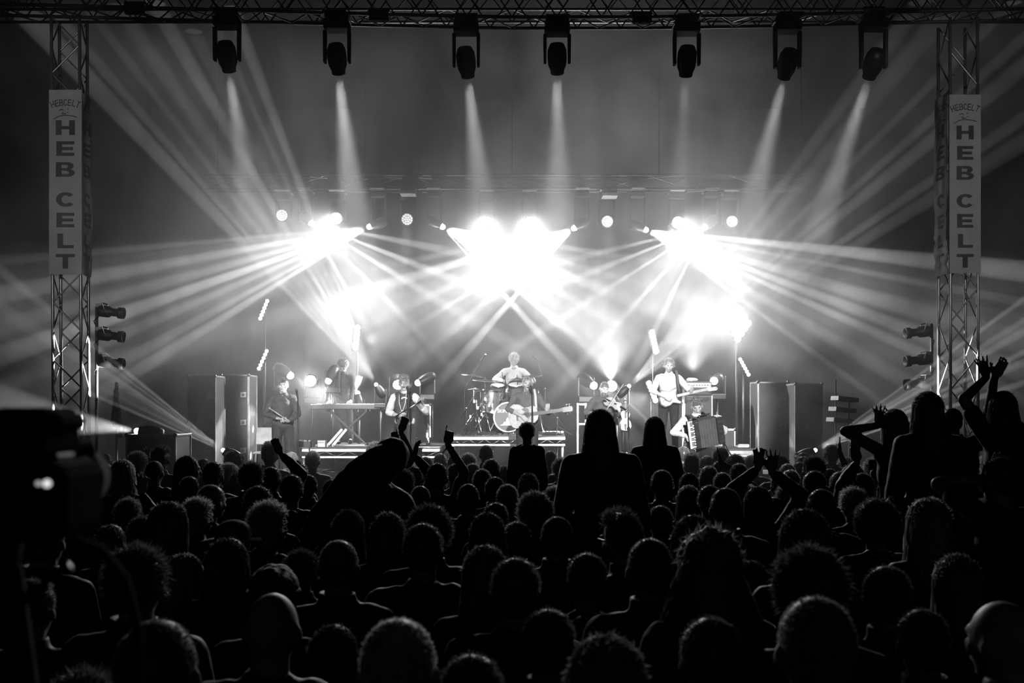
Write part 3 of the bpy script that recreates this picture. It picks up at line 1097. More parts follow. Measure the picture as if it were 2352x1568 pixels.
# strip lamp at far right, its flare built as a diamond of extra bulbs
c = at(1695, 742, 19.6)
mx = thing('flare_strip_lamp', 'dazzling strip lamp, its flare built as a diamond of bulbs, high at the far right of the stage', 'stage lamp', (c.x, c.y, STG))
q45 = rot3(0, 45, 0)
sq = Matrix.Diagonal((.66, 1, 1))
me = MB().lathe([(0, .03), (.04, .02), (.062, 0), (0, -.01)], (0, 0, 0), rot3(90, 0, 0), 14).mesh('bulb', M['glow'], True)
fr = MB().prism([(-.26, 0), (0, -.4), (.26, 0), (0, .4)], .03, .1, V((0, 0, c.z - STG)))
ob('housing', fr, mx, M['black_metal'])
ob('stand_pole', MB().cyl((0, .12, 0), (0, .12, c.z - STG), .025, n=10), mx, M['black_metal'], smooth=True)
ob('stand_foot', MB().lathe([(0, 0), (.24, 0), (.24, .02), (.03, .04), (0, .04)], (0, .12, 0), None, 20), mx, M['black_metal'])
for i in range(4):
    for j in range(4):
        v = q45 @ V(((i - 1.5) * .125, 0, (j - 1.5) * .125))
        ob('bulb', me, mx, loc=(v.x * .78, .0, v.z * 1.15 + c.z - STG))
beam(mx, c, c + V((-.35, -1, -.15)), 80, P_STRIP * .5, None, off=.12, soft=.1, blend=1.)
p2 = at(1740, 700, 20.5)
beam(mx, c, at(1682, 900, 18.6), 16, P_STRIP * 2, None, off=.1, soft=.05, blend=.9)


# ------------------------------------------------------------------ banners
def letter(ch, t=.3):
    """list of strips; each strip is a list of (left point, right point) pairs in a unit box"""
    def bar(x0, z0, x1, z1):
        n = 4
        if abs(x1 - x0) > abs(z1 - z0):
            return [((x0 + (x1 - x0) * i / n, z0), (x0 + (x1 - x0) * i / n, z1)) for i in range(n + 1)]
        return [((x0, z0 + (z1 - z0) * i / n), (x1, z0 + (z1 - z0) * i / n)) for i in range(n + 1)]

    def ring(cx, cz, ox, oz, ix, iz, a0, a1, n=14):
        r = []
        for i in range(n + 1):
            a = R(a0 + (a1 - a0) * i / n)
            r.append(((cx + ox * math.cos(a), cz + oz * math.sin(a)), (cx + ix * math.cos(a), cz + iz * math.sin(a))))
        return r
    h = t * .72
    if ch == 'H':
        return [bar(0, 0, t, 1), bar(1 - t, 0, 1, 1), bar(t, .5 - h / 2, 1 - t, .5 + h / 2)]
    if ch == 'E':
        return [bar(0.03, 0, t + .03, 1), bar(t, 0, .97, h), bar(t, 1 - h, .97, 1), bar(t, .5 - h / 2, .9, .5 + h / 2)]
    if ch == 'L':
        return [bar(.08, 0, t + .08, 1), bar(t + .08, 0, .95, h)]
    if ch == 'T':
        return [bar(.5 - t / 2, 0, .5 + t / 2, 1 - h), bar(0, 1 - h, 1, 1)]
    if ch == 'C':
        return [ring(.52, .5, .52, .5, .52 - t, .5 - h, 38, 322, 22)]
    if ch == 'B':
        return [bar(0, 0, t, 1), bar(t, 0, .6, h * .9), bar(t, 1 - h * .9, .6, 1), bar(t, .5 - h * .42, .6, .5 + h * .42),
                ring(.6, .745, .34, .255, .34 - t, .255 - h * .9, -90, 90), ring(.6, .27, .4, .27, .4 - t, .27 - h * .9, -90, 90)]
    return []


def banner(label, O, U, width, z0, z1, rows, lw, lh, ripple, seed, tower, crush=1.):
    """O = bottom-left corner, U = unit vector along the width"""
    O, U = V(O), V(U).normalized()
    nrm = V((U.y, -U.x, 0))
    root = thing('banner', label, 'banner', O)

    def D(u, v):
        n_ = noise.noise(V((u * 5 + seed, v * 1.3, seed))) + .6 * noise.noise(V((u * 9, v * 4 + seed, 2.)))
        if ripple > .012:
            n_ += 1.0 * noise.noise(V((u * 14, (z1 - v) * 11, seed + 4))) * max(0, 1 - (v - z0) / ((z1 - z0) * .62))
        return ripple * n_

    def pt(u, v, off=0.):
        return U * u + V((0, 0, v - O.z)) + nrm * (D(u, v) + off)
    nu, nv = 10, 90
    vs = [pt(width * i / nu, z0 + (z1 - z0) * j / nv) for j in range(nv + 1) for i in range(nu + 1)]
    k = len(vs)
    vs += [v - nrm * .004 for v in vs]
    fs = [(j * (nu + 1) + i, j * (nu + 1) + i + 1, (j + 1) * (nu + 1) + i + 1, (j + 1) * (nu + 1) + i) for j in range(nv) for i in range(nu)]
    fs += [tuple(k + a for a in reversed(f)) for f in fs]
    b = MB()
    b.add(vs, fs)
    ob('cloth', b, root, M['banner'], smooth=True)
    for ch, zc in zip('HEBCELT', rows):
        m_ = MB()
        for strip in letter(ch):
            vs = []
            for (xa, za), (xb, zb) in strip:
                vs += [pt(width / 2 + (xa - .5) * lw, zc + (za - .5) * lh, .003), pt(width / 2 + (xb - .5) * lw, zc + (zb - .5) * lh, .003)]
            m_.add(vs, [(2 * i, 2 * i + 1, 2 * i + 3, 2 * i + 2) for i in range(len(strip) - 1)])
        ob('letter', m_, root, M['ink'])
    # arched festival name, a swirl with two dots and a curved line
    zt = z1 - (z1 - z0) * .075
    for i, ch in enumerate('HEBCELT'):
        a = (i - 3) / 3
        cx, cz, rr = width * (.5 + .39 * a), zt + .03 * (1 - a * a) - .012, -a * .45
        m_ = MB()
        for strip in letter(ch, .2):
            vs = []
            for pair in strip:
                for (x, z) in pair:
                    x2, z2 = (x - .5) * width * .115, (z - .5) * .095
                    vs.append(pt(cx + x2 * math.cos(rr) - z2 * math.sin(rr), cz + x2 * math.sin(rr) + z2 * math.cos(rr), .003))
            m_.add(vs, [(2 * i_, 2 * i_ + 1, 2 * i_ + 3, 2 * i_ + 2) for i_ in range(len(strip) - 1)])
        ob('letter', m_, root, M['ink'])
    m_ = MB()
    for path in ([(-.20, .03), (-.14, .06), (-.06, .05), (-.05, .0), (-.11, -.04), (-.04, -.05), (.03, -.03)], [(-.36, -.17), (-.2, -.1), (0, -.075), (.2, -.09), (.36, -.12)]):
        vs = []
        for x, z in path:
            vs += [pt(width * (.5 + x), zt - .115 + z * .62, .003), pt(width * (.5 + x), zt - .115 + z * .62 - .012, .003)]
        m_.add(vs, [(2 * i_, 2 * i_ + 1, 2 * i_ + 3, 2 * i_ + 2) for i_ in range(len(path) - 1)])
    for z in (.03, -.02):
        x = .06
        m_.add([pt(width * (.5 + x), zt - .115 + z, .003), pt(width * (.5 + x + .035), zt - .115 + z, .003), pt(width * (.5 + x + .035), zt - .1 + z, .003), pt(width * (.5 + x), zt - .1 + z, .003)], [(0, 1, 2, 3)])
    ob('swirl_mark', m_, root, M['ink'])
    return root


zpx = lambda y, d: EYE + (HORIZON - y) * d / FOC
lr = (293, 341, 389, 458, 505, 553, 600)
rr_ = (304, 351, 397, 461, 507, 553, 599)
banner('tall vinyl banner on the front of the left tower with large letters running down it', (-6.715, 14.44, zpx(630, 14.44)), (1, 0, 0), .475, zpx(630, 14.44), zpx(206, 14.44), [zpx(y, 14.44) for y in lr], .275, .212, .007, 3, tl)
banner('narrow foreshortened banner on the inner side of the left tower with dark letters', (-6.235, 14.45, zpx(634, 14.6)), (0, 1, 0), .32, zpx(634, 14.6), zpx(220, 14.6), [zpx(y, 14.6) for y in (296, 345, 393, 459, 506, 553, 600)], .2, .2, .022, 5, tl)
banner('tall vinyl banner on the front of the right tower with large letters running down it', (6.345, 14.44, zpx(627, 14.44)), (1, 0, 0), .455, zpx(627, 14.44), zpx(217, 14.44), [zpx(y, 14.44) for y in rr_], .25, .2, .007, 8, tr)
banner('crumpled shiny banner on the inner side of the right tower with dark letters', (6.32, 14.9, zpx(633, 14.7)), (0, -1, 0), .44, zpx(633, 14.7), zpx(222, 14.7), [zpx(y, 14.7) for y in (306, 353, 399, 463, 509, 555, 600)], .25, .2, .03, 12, tr)

# two-cell audience blinders clamped to the front truss
for i, (x, y) in enumerate(((308, 22), (870, 48), (1475, 58), (2010, 47))):
    p = at(x, y, 14.22)
    lz = truss_z(line, p.x) - .24
    b_ = thing('blinder_lamp', ('leftmost', 'second from left', 'third from left', 'rightmost')[i] + ' of the two-eyed blinder lamps fixed on the front truss', 'stage lamp', (p.x, 14.22, lz - .05), 0, 'blinder lamps on the truss')
    ob('housing', MB().box((0, 0, 0), (.27, .1, .16)), b_, M['black_metal'], bevel=.015)
    ob('bracket', MB().box((0, .06, .1), (.3, .05, .03)), b_, M['black_metal'])
    for s in (-1, 1):
        ob('lens', MB().lathe([(0, .004), (.05, .01), (.056, .018), (.06, 0), (0, 0)], (s * .064, -.05, 0), rot3(90, 0, 0), 20), b_, M['lens_off'], smooth=True)
# two projector-like boxes on the back truss
for i, (x, y) in enumerate(((938, 440), (1400, 445))):
    p = at(x, y, 20.02)
    b_ = thing('truss_box', 'small pale box fixed to the back truss, %s of the drummer' % ('left', 'right')[i], 'box', (p.x, 20.02, p.z))
    ob('case', MB().box((0, 0, 0), (.31, .3, .15)), b_, M['case_edge'], bevel=.01)
    ob('slot', MB().box((0, -.152, 0), (.28, .01, .02)), b_, M['black_metal'])
    ob('hook', MB().box((0, .13, .1), (.06, .06, .12)), b_, M['black_metal'])

# profile spots on a boom beside each tower
def boom(x, d, ys, sgn, lab):
    bx = at(x, 900, d).x
    k = thing('lamp_boom', lab + ' upright boom pole with side lamps', 'pole', (bx, d, STG))
    ob('pole', MB().cyl((0, 0, 0), (0, 0, zpx(min(ys) - 12, d) - STG), .024, n=10), k, M['alu'], smooth=True)
    ob('foot', MB().box((0, 0, .02), (.5, .5, .04)), k, M['black_metal'])
    for i, y in enumerate(ys):
        z = zpx(y, d)
        s_ = thing('profile_spot', ('upper', 'middle', 'lower')[i] + ' unlit side spotlight on the boom by the ' + lab + ' tower', 'stage lamp', (bx + sgn * .17, d - .03, z), 0, 'side spotlights')
        qx = rot3(0, sgn * 96, 0)
        ob('barrel', MB().lathe([(0, -.13), (.07, -.13), (.085, -.1), (.085, .03), (.06, .06), (.06, .16), (.085, .17), (.085, .25), (.075, .25), (.07, .2), (0, .2)], (0, 0, 0), qx, 18), s_, M['black_metal'], smooth=True)
        ob('yoke', MB().tube([(0, -.1, 0), (-sgn * .04, -.1, .12), (-sgn * .04, .1, .12), (0, .1, 0)], .012), s_, M['steel'])
        ob('clamp', MB().box((-sgn * .13, .03, .1), (.1, .05, .05)), s_, M['alu'])
        ob('cable', MB().tube([(-sgn * .1, 0, -.04), (-sgn * .2, 0, -.14), (-sgn * .17, .03, -.24)], .008), s_, M['rubber'])


boom(222, 14.9, (716, 770, 832), 1, 'left')
boom(2140, 15.2, (762, 826, 880), -1, 'right')


# ------------------------------------------------------------------ cases, risers
def flight_case(x0, x1, ytop, d, dep, label, base=STG, wheels=True, paper=None, group='flight cases', ybot=None, latches=2):
    a, b = at(x0, ytop, d), at(x1, ytop, d)
    w_, h = b.x - a.x, a.z - base
    cx = (a.x + b.x) / 2
    r = thing('flight_case', label, 'case', (cx, d + dep / 2, base), 0, group)
    z0 = .12 if wheels else 0
    ob('panel', MB().box((0, 0, (h + z0) / 2), (w_ - .02, dep - .02, h - z0 - .02)), r, M['case'])
    e = .032
    for s in (-1, 1):
        for t in (-1, 1):
            ob('edge', MB().box((s * (w_ - e) / 2, t * (dep - e) / 2, (h + z0) / 2), (e, e, h - z0)), r, M['case_edge'], bevel=.004)
        for z in (z0 + e / 2, h - e / 2):
            ob('edge', MB().box((0, s * (dep - e) / 2, z), (w_, e, e)), r, M['case_edge'], bevel=.004)
            ob('edge', MB().box((s * (w_ - e) / 2, 0, z), (e, dep, e)), r, M['case_edge'], bevel=.004)
    for s in (-1, 1):
        for z in (z0 + .01, h - .01):
            ob('corner', MB().sph((s * (w_ / 2 - .012), -dep / 2 + .012, z), .03, None, 10, 6), r, M['steel'], smooth=True)
    if wheels:
        for s in (-1, 1):
            for t in (-1, 1):
                ob('caster', MB().cyl((s * w_ * .36 - .02, t * dep * .36, .055), (s * w_ * .36 + .02, t * dep * .36, .055), .055, n=14), r, M['rubber'], smooth=True)
                ob('caster_fork', MB().box((s * w_ * .36, t * dep * .36, .09), (.06, .06, .06)), r, M['steel'])
    for i in range(latches):
        z = h * (.8 - .55 * i / max(1, latches - 1)) if latches > 1 else h * .5
        l_ = ob('latch', MB().box((w_ * (.3 if latches > 1 else 0), -dep / 2, z), (.11, .02, .1)), r, M['case_edge'], bevel=.006)
        ob('latch_knob', MB().cyl((w_ * (.3 if latches > 1 else 0), -dep / 2 - .02, z), (w_ * (.3 if latches > 1 else 0), -dep / 2, z), .025, n=10), l_, M['steel'])
    if paper:
        ob('label_sheet', MB().box((w_ * paper[0], -dep / 2 - .004, h * paper[1]), (.11, .004, .16)), r, M['paper'])
    return r


flight_case(430, 495, 862, 17.5, .6, 'tall black flight case with bright edges and a paper label, far left', paper=(-.05, .58))
flight_case(506, 572, 860, 18.2, .6, 'tall black flight case beside the labelled one at far left', latches=3)
flight_case(1740, 1812, 876, 18., .6, 'tall dim flight case at right behind the accordion player', latches=3)
flight_case(1826, 1890, 880, 17.4, .6, 'tall dim flight case with a paper label at far right', paper=(.0, .55))
flight_case(288, 404, 997, 14.1, .7, 'low black flight case carrying the glaring lamp at far left', base=STG, wheels=True, latches=1)
flight_case(1655, 1690, 985, 17.8, .5, 'small case on the deck right of the accordion player', latches=1)


def riser(x0, x1, d0, d1, z, label, h=.17, step=.32):
    a, b = at(x0, 945, d0).x, at(x1, 945, d0).x
    cx, cy = (a + b) / 2, (d0 + d1) / 2
    r = thing('stage_riser', label, 'stage riser', (cx, cy, STG))
    zz = z - STG
    w_, dp = b - a, d1 - d0
    n = max(1, round(w_ / 1.22))
    for i in range(n):
        ob('deck_panel', MB().box((-w_ / 2 + w_ * (i + .5) / n, 0, zz - .012), (w_ / n - .006, dp, .024)), r, M['carpet'])
    for s in (-1, 1):
        for k, t in ((-.05, .05), (-h, .035)):
            ob('rail', MB().box((0, s * (dp / 2 - .02), zz + k), (w_, .035, t)), r, M['alu'])
            ob('rail', MB().box((s * (w_ / 2 - .02), 0, zz + k), (.035, dp - .06, t)), r, M['alu'])
    m = round(w_ / step) * 2
    for i in range(m):
        xa, xb = -w_ / 2 + .04 + (w_ - .08) * i / m, -w_ / 2 + .04 + (w_ - .08) * (i + 1) / m
        za, zb = (zz - .075, zz - h + .015) if i % 2 == 0 else (zz - h + .015, zz - .075)
        ob('brace', MB().cyl((xa, -dp / 2 + .02, za), (xb, -dp / 2 + .02, zb), .009, n=6), r, M['alu'], smooth=True)
    for s in (-1, 1):
        for t in (-1, 1):
            ob('leg', MB().cyl((s * (w_ / 2 - .05), t * (dp / 2 - .05), 0), (s * (w_ / 2 - .05), t * (dp / 2 - .05), zz - h + .01), .025, n=10), r, M['alu'], smooth=True)
    return r


ZD, ZL, ZR = 1.81, 1.62, 1.45
riser(1036, 1298, 18.2, 20.4, ZD, 'drum riser with a bright lattice edge under the drum kit')
riser(690, 1010, 17.5, 20.6, ZL, 'long low riser under the keyboard player at left', .17, .4)
riser(1418, 1640, 16.9, 19.8, ZR, 'low riser under the guitarist with the white guitar', .17, .4)
riser(1648, 1742, 15.6, 17.0, 1.66, 'small pale platform right of the accordion player', .1, .4)
flight_case(926, 990, 928, 18.4, .5, 'flight case with two latches standing behind the singer in the waistcoat', base=ZL, wheels=True)
rk = flight_case(1356, 1420, 932, 17.9, .5, 'rack case behind the fiddle player', base=STG, latches=2)
# open metal frame left of the fiddler
c = at(1336, 945, 17.6)
fr = thing('metal_frame', 'bright upright metal frame left of the fiddle player', 'frame', (c.x, c.y, STG))
for x in (-.07, .07):
    ob('post', MB().box((x, 0, .66), (.03, .03, 1.32)), fr, M['alu'])
for z in (.03, .4, .95, 1.3):
    ob('crossbar', MB().box((0, 0, z), (.17, .025, .03)), fr, M['alu'])
ob('foot', MB().box((0, 0, .01), (.24, .3, .02)), fr, M['alu'])
# towel on the small platform, wedge monitor, tier rack
c = at(1705, 945, 16.3)
tw = ob('towel', evaluated(MB().box((0, 0, .02), (.2, .16, .03)).box((.03, .02, .04), (.16, .12, .03)), 'towel', M['white_cloth'], .008, 4, .006, 20), loc=(c.x, c.y, 1.66))
tag(tw, 'folded pale towel lying on the small platform at right', 'towel')
c = at(1712, 990, 18.2)
wd = thing('floor_monitor', 'dark wedge monitor speaker at the right side of the deck', 'speaker', (c.x, c.y, STG))
ob('cabinet', MB().prism([(-.3, 0), (.3, 0), (.3, .36), (-.3, .36)], 0, .4).box((0, .2, .4), (.5, .3, .08)), wd, M['amp'], bevel=.01)
ob('grille', MB().box((0, -.012, .18), (.54, .02, .3)), wd, M['cone'])
ob('handle', MB().box((0, -.03, .41), (.5, .03, .04)), wd, M['case_edge'])
c = at(1935, 945, 16.8)
tk = thing('tier_rack', 'slanted metal tier rack of grey shelves at the far right', 'rack', (c.x, c.y, STG), .12)
for i, z in enumerate((1.02, 1.2, 1.38)):
    ob('shelf', MB().box((-.04 + .04 * i, 0, z), (.36, .3, .07), rot3(0, 6, 0)), tk, M['case_edge'])
for x in (-.12, .12):
    ob('post', MB().cyl((x, 0, 0), (x, 0, 1.7 if x < 0 else 1.42), .014), tk, M['black_metal'])
ob('base', MB().box((0, 0, .015), (.5, .4, .03)), tk, M['black_metal'])
c = at(268, 945, 15.6)
ds = thing('draped_stand', 'thin stand with a dark cloth hanging from it beside the left tower', 'stand', (c.x, c.y, STG))
ob('pole', MB().cyl((0, 0, 0), (0, 0, 1.62), .018), ds, M['black_metal'])
ob('foot', MB().lathe([(0, 0), (.22, 0), (.22, .02), (0, .03)], n=18), ds, M['black_metal'])
ob('cloth', evaluated(MB().cap((0, 0, 1.6), (-.02, 0, 1.0), .03, .07).cap((0, 0, 1.3), (.05, 0, .8), .05, .05), 'cloth', M['jacket_mid'], .01, 2, .02, 9), ds)



# ------------------------------------------------------------------ the band
def spotxy(px, d):
    return at(px, HORIZON, d).x


class Pl:                                    # a musician's own frame: +Y is where they face
    def __init__(s, px, d, base, rz, scale):
        s.loc, s.rz, s.k = V((spotxy(px, d), d, base)), rz, scale
        s.m = Matrix.Rotation(rz, 3, 'Z')

    def w(s, v):
        return s.loc + s.m @ (V(v) * s.k)


def perf(px, d, base, rz, scale, pose, label, tm, hair, topname='shirt', face=1, waist=False):
    pl = Pl(px, d, base, rz, scale)
    r = make(pose, tm, M['trousers'], M['skin'], .0075, .0095)
    root = assemble(r, label, pl.loc, rz, scale, 'the musicians on stage', hair, face, topname=topname)
    if waist:
        T, sp, wd_ = r['T'], r['sp'], pose.get('wide', 1.)
        v = MB().sph(T(0, -.002, .31), (.188 * wd_, .15, .175), sp).cap(T(0, 0, .07), T(0, 0, .3), .158 * wd_, .165 * wd_)
        v.cap(T(-.1, -.004, .46), T(.1, -.004, .46), .086, .086)
        ob('waistcoat', evaluated(v, 'waistcoat', M['dark_cloth'], .01, 2, .004, 12), root)
        for z in (.16, .24, .32, .4):
            ob('button', MB().sph(T(0, .16, z), (.009, .005, .009)), root, M['steel'])
    else:
        T = r['T']
        ob('button_placket', MB().box(T(0, .128, .25), (.03, .008, .34), r['sp']), root, tm)
    return pl, r, root


PI = math.pi
# left: man in a dark shirt
A, ra, o_a = perf(650, 16.5, STG, PI + .25, .985, dict(lean=0, nod=4, turn=-8, wr=(.10, .26, 1.08), wl=(-.08, .27, 1.03), er=(1, -.5, -.3), el=(-1, -.5, -.3), hr=((-.8, .4, -.2), (0, .2, -1), 'grip'), hl=((.8, .4, .1), (0, -.2, 1), 'grip'), sleeve='long', top='shirt', bulk=.012),
                 'person in a dark long-sleeved shirt holding a short stick, far left of the band', M['dark_cloth'], ('short', 'dark'))
st = ob('drum_beater', MB().cyl(A.w((.22, .33, 1.24)), A.w((-.1, .36, 1.02)), .009, .011, 10).sph(A.w((.225, .33, 1.243)), .016), m=M['wood'], smooth=True)
tag(st, 'short pale stick held at the waist by the man in the dark shirt', 'stick')

# keyboard player
B, rb, o_b = perf(792, 19.5, ZL, PI - .05, .95, dict(lean=16, neck=10, nod=-26, wr=(.24, .34, .80), wl=(-.2, .36, .80), er=(1, -.6, 0), el=(-1, -.6, 0), hr=((0, 1, -.2), (0, 0, -1), 'claw'), hl=((0, 1, -.2), (0, 0, -1), 'claw'), sleeve='long', top='shirt'),
                 'person in a dark shirt bending over the keyboard', M['dark_cloth'], ('curly', 'dark'))

# singer in white shirt and waistcoat
C, rc, o_c = perf(930, 16.5, STG, PI - .15, 1.005, dict(lean=3, nod=4, turn=14, wr=(.02, .27, 1.09), wl=(-.30, .30, 1.30), er=(1, -.3, -.2), el=(-.7, -.3, -1), hr=((-.9, .4, .1), (0, 0, 1), 'grip'), hl=((-.5, .5, .6), (.2, -.3, 1), 'open'), sleeve='rolled', top='shirt'),
                 'person in a white shirt and dark waistcoat singing with a thin whistle', M['white_cloth'], ('quiff', 'brown'), face=2, waist=True)
st = ob('tin_whistle', MB().cyl(C.w((.08, .34, 1.08)), C.w((-.36, .40, 1.33)), .008, .009, 10).box(C.w((-.36, .4, 1.33)), (.02, .014, .03)), m=M['steel'], smooth=True)
tag(st, 'thin whistle held across the body by the singer in the waistcoat', 'whistle')
lan = ob('lanyard', MB().tube([C.w((.06, .14, 1.46)), C.w((.05, .17, 1.3)), C.w((0, .19, 1.14)), C.w((-.05, .17, 1.3)), C.w((-.06, .14, 1.46))], .006), m=M['white_print'])
tag(lan, 'pale lanyard hanging round the neck of the singer in the waistcoat', 'lanyard')
ob('pass_card', MB().box(C.w((0, .195, 1.10)), (.07, .005, .1)), lan, M['white_print'])

# drummer
D_, rd, o_d = perf(1180, 19.3, ZD, PI + .1, 1., dict(pelvis=(0, 0, .77), lean=4, nod=-14, turn=22, tilt=-6, wr=(.24, .36, 1.03), wl=(-.22, .33, .98), er=(1, -.3, -.4), el=(-1, -.3, -.4), hr=((.35, .9, .1), (0, 0, -1), 'grip'), hl=((-.2, 1, .1), (0, 0, -1), 'grip'),
                                                   kneer=(.26, .4, .6), ankler=(.3, .38, .12), kneel=(-.26, .4, .6), anklel=(-.3, .38, .12), sleeve='long', top='shirt', wide=.93),
                 'person in a pale long-sleeved shirt seated playing the drums', M['white_cloth'], ('messy', 'blond'))
for s, a, b in ((1, (.24, .42, 1.04), (.30, .78, 1.17)), (-1, (-.2, .4, .99), (-.12, .74, 1.02))):
    st = ob('drum_stick', MB().cyl(D_.w(a), D_.w(b), .009, .006, 8).sph(D_.w(b), .009), m=M['wood'], smooth=True)
    tag(st, 'drum stick in the %s hand of the drummer' % ('raised' if s == 1 else 'lowered'), 'stick')
tn = thing('drum_throne', 'round drum stool under the drummer', 'stool', D_.loc - V((0, -.02, 0)))
ob('seat', MB().lathe([(0, .66), (.15, .66), (.17, .63), (.17, .59), (.15, .57), (0, .57)]), tn, M['plastic'], smooth=True)
ob('post', MB().cyl((0, 0, .1), (0, 0, .57), .02), tn, M['steel'])
for i in range(3):
    a = i * 2.094 + .5
    ob('leg', MB().cyl((0, 0, .3), (.26 * math.cos(a), .26 * math.sin(a), .01), .012), tn, M['steel'])

# lead singer with the acoustic guitar
E_, re_, o_e = perf(1211, 16.2, STG, PI, 1.0, dict(lean=0, nod=2, turn=4, wr=(.10, .29, 1.10), wl=(-.31, .30, 1.17), er=(1., .05, -.15), el=(-.7, -.5, -1), hr=((-.75, .1, -.55), (0, -1, .1), 'pick'), hl=((-.1, .5, .9), (.2, -1, 0), 'grip'), sleeve='rolled', top='shirt', bulk=.012, wide=1.04),
                  'person in a grey shirt with rolled sleeves singing and playing an acoustic guitar', M['grey_cloth'], ('buzz', 'brown'), face=2)


def guitar_outline(L0, u, w_, l, n=18):
    """half outline of a figure-of-eight body: lower bout l, waist w_, upper bout u"""
    key = [(0, 0), (.02, .45 * l), (.09, .8 * l), (.22, l), (.38, .93 * l), (.58, w_), (.72, .88 * u + .0), (.82, u), (.92, .82 * u), (.98, .45 * u), (1, .2 * u)]
    top = []
    for i in range(n + 1):
        t = i / n
        for (a, b), (c_, d_) in zip(key, key[1:]):
            if a <= t <= c_:
                f = (t - a) / (c_ - a)
                f = f * f * (3 - 2 * f) if a > .2 else f ** .6 if a == 0 else f
                top.append((t * L0, b + (d_ - b) * f))
                break
    return top


def frame3(x, y):
    """matrix whose local X is x and local Y is roughly y"""
    x = V(x).normalized()
    y = V(y)
    y = (y - x * y.dot(x)).normalized()
    return Matrix((x, y, x.cross(y))).transposed()


def put(root, p, q):
    root.location = p
    root.rotation_euler = q.to_euler()


def acoustic(p, q):
    r = thing('acoustic_guitar', 'acoustic guitar with a round sound hole held by the singer in the middle', 'guitar', p)
    put(r, p, q)
    o = guitar_outline(.5, .145, .12, .2)
    out_ = [(x - .25, z) for x, z in o] + [(x - .25, -z) for x, z in reversed(o[1:-1])]
    ob('body', MB().prism(out_, -.05, .05), r, M['wood'], bevel=.006)
    ob('sound_hole', MB().lathe([(0, 0), (.05, 0), (.05, .002), (0, .002)], (.06, .052, 0), rot3(90, 0, 0), 24), r, M['key_black'])
    ob('rosette', MB().lathe([(.053, 0), (.062, 0), (.062, .002), (.053, .002)], (.06, .0525, 0), rot3(90, 0, 0), 24), r, M['wood_dark'])
    ob('pickguard', MB().prism([(.02, -.06), (.1, -.05), (.09, -.1), (.03, -.12), (-.02, -.1)], .05, .053), r, M['wood_dark'])
    ob('bridge', MB().box((-.1, .056, 0), (.03, .012, .15)), r, M['wood_dark'], bevel=.003)
    ob('neck', MB().box((.42, .045, 0), (.42, .03, .052)), r, M['wood'], bevel=.006)
    ob('fingerboard', MB().box((.36, .063, 0), (.52, .008, .054)), r, M['wood_dark'])
    ob('headstock', MB().prism([(.62, -.025), (.64, -.038), (.79, -.042), (.8, .0), (.79, .042), (.64, .038), (.62, .025)], .03, .05), r, M['wood_dark'])
    for i in range(3):
        for s in (-1, 1):
            ob('tuner', MB().cyl((.66 + i * .045, .04, s * .035), (.66 + i * .045, .04, s * .07), .004).sph((.66 + i * .045, .04, s * .075), (.012, .006, .01), None, 8, 6), r, M['steel'], smooth=True)
    for i in range(6):
        ob('string', MB().cyl((-.1, .067, -.022 + i * .0088), (.64, .07, -.02 + i * .008), .0008, n=4), r, M['steel'])
    return r


gx = (E_.w((-.6, .30, 1.205)) - E_.w((.15, .2, 1.10)))
acoustic(E_.w((.06, .215, 1.105)), frame3(gx, (0, -1, .12)))
sp_ = ob('guitar_strap', MB().tube([E_.w((-.10, -.06, 1.49)), E_.w((-.115, .05, 1.52)), E_.w((-.13, .13, 1.42)), E_.w((-.14, .17, 1.25)), E_.w((-.15, .19, 1.15))], .022), m=M['white_print'], smooth=True)
tag(sp_, 'white guitar strap over the shoulder of the lead singer', 'strap')

# fiddle player
F_, rf_, o_f = perf(1388, 17.3, STG, PI - .1, .965, dict(lean=3, neck=4, nod=-8, turn=16, tilt=-12, wr=(.10, .32, 1.17), wl=(-.27, .36, 1.22), er=(1, -.2, -.3), el=(-.3, .2, -1), hr=((-.8, .5, -.3), (0, 0, -1), 'grip'), hl=((.2, .3, .9), (.4, -.8, 0), 'grip'), sleeve='rolled', top='shirt', bulk=.015, wide=1.04),
                   'person in a dark shirt playing the fiddle', M['dark_cloth'], ('short', 'dark'))
ob('beard', evaluated(MB().sph(rf_['hc'] + rf_['hq'] @ V((0, .05, -.095)), (.056, .05, .045), rf_['hq']), 'beard', M['hair_dark'], .008, 1, .005, 30), o_f)


def violin(p, q, name='violin', label='varnished violin tucked under the chin of the fiddle player', m='wood', k=1.):
    r = thing(name, label, 'violin', p)
    put(r, p, q)
    r.scale = (k,) * 3
    o = guitar_outline(.355, .083, .055, .103)
    out_ = [(x - .18, z) for x, z in o] + [(x - .18, -z) for x, z in reversed(o[1:-1])]
    ob('body', MB().prism(out_, -.018, .018), r, M[m], bevel=.005)
    ob('neck', MB().box((.24, .012, 0), (.16, .02, .024)), r, M[m])
    ob('fingerboard', MB().box((.17, .028, 0), (.27, .006, .03)), r, M['key_black'])
    ob('tailpiece', MB().prism([(-.17, -.008), (-.06, -.02), (-.06, .02), (-.17, .008)], .02, .028), r, M['key_black'])
    ob('bridge', MB().box((-.02, .033, 0), (.006, .03, .04)), r, M['wood'])
    for s in (-1, 1):
        ob('sound_slot', MB().box((-.02, .0195, s * .04), (.06, .002, .006), rot3(0, s * 8, 0)), r, M['key_black'])
        ob('peg', MB().cyl((.33, .01, 0), (.33, .01, s * .04), .005), r, M['key_black'])
    ob('scroll', MB().cyl((.365, .005, -.012), (.365, .005, .012), .018, n=12), r, M[m], smooth=True)
    ob('chin_rest', MB().sph((-.14, .028, .05), (.04, .012, .028), None, 12, 6), r, M['key_black'], smooth=True)
    return r


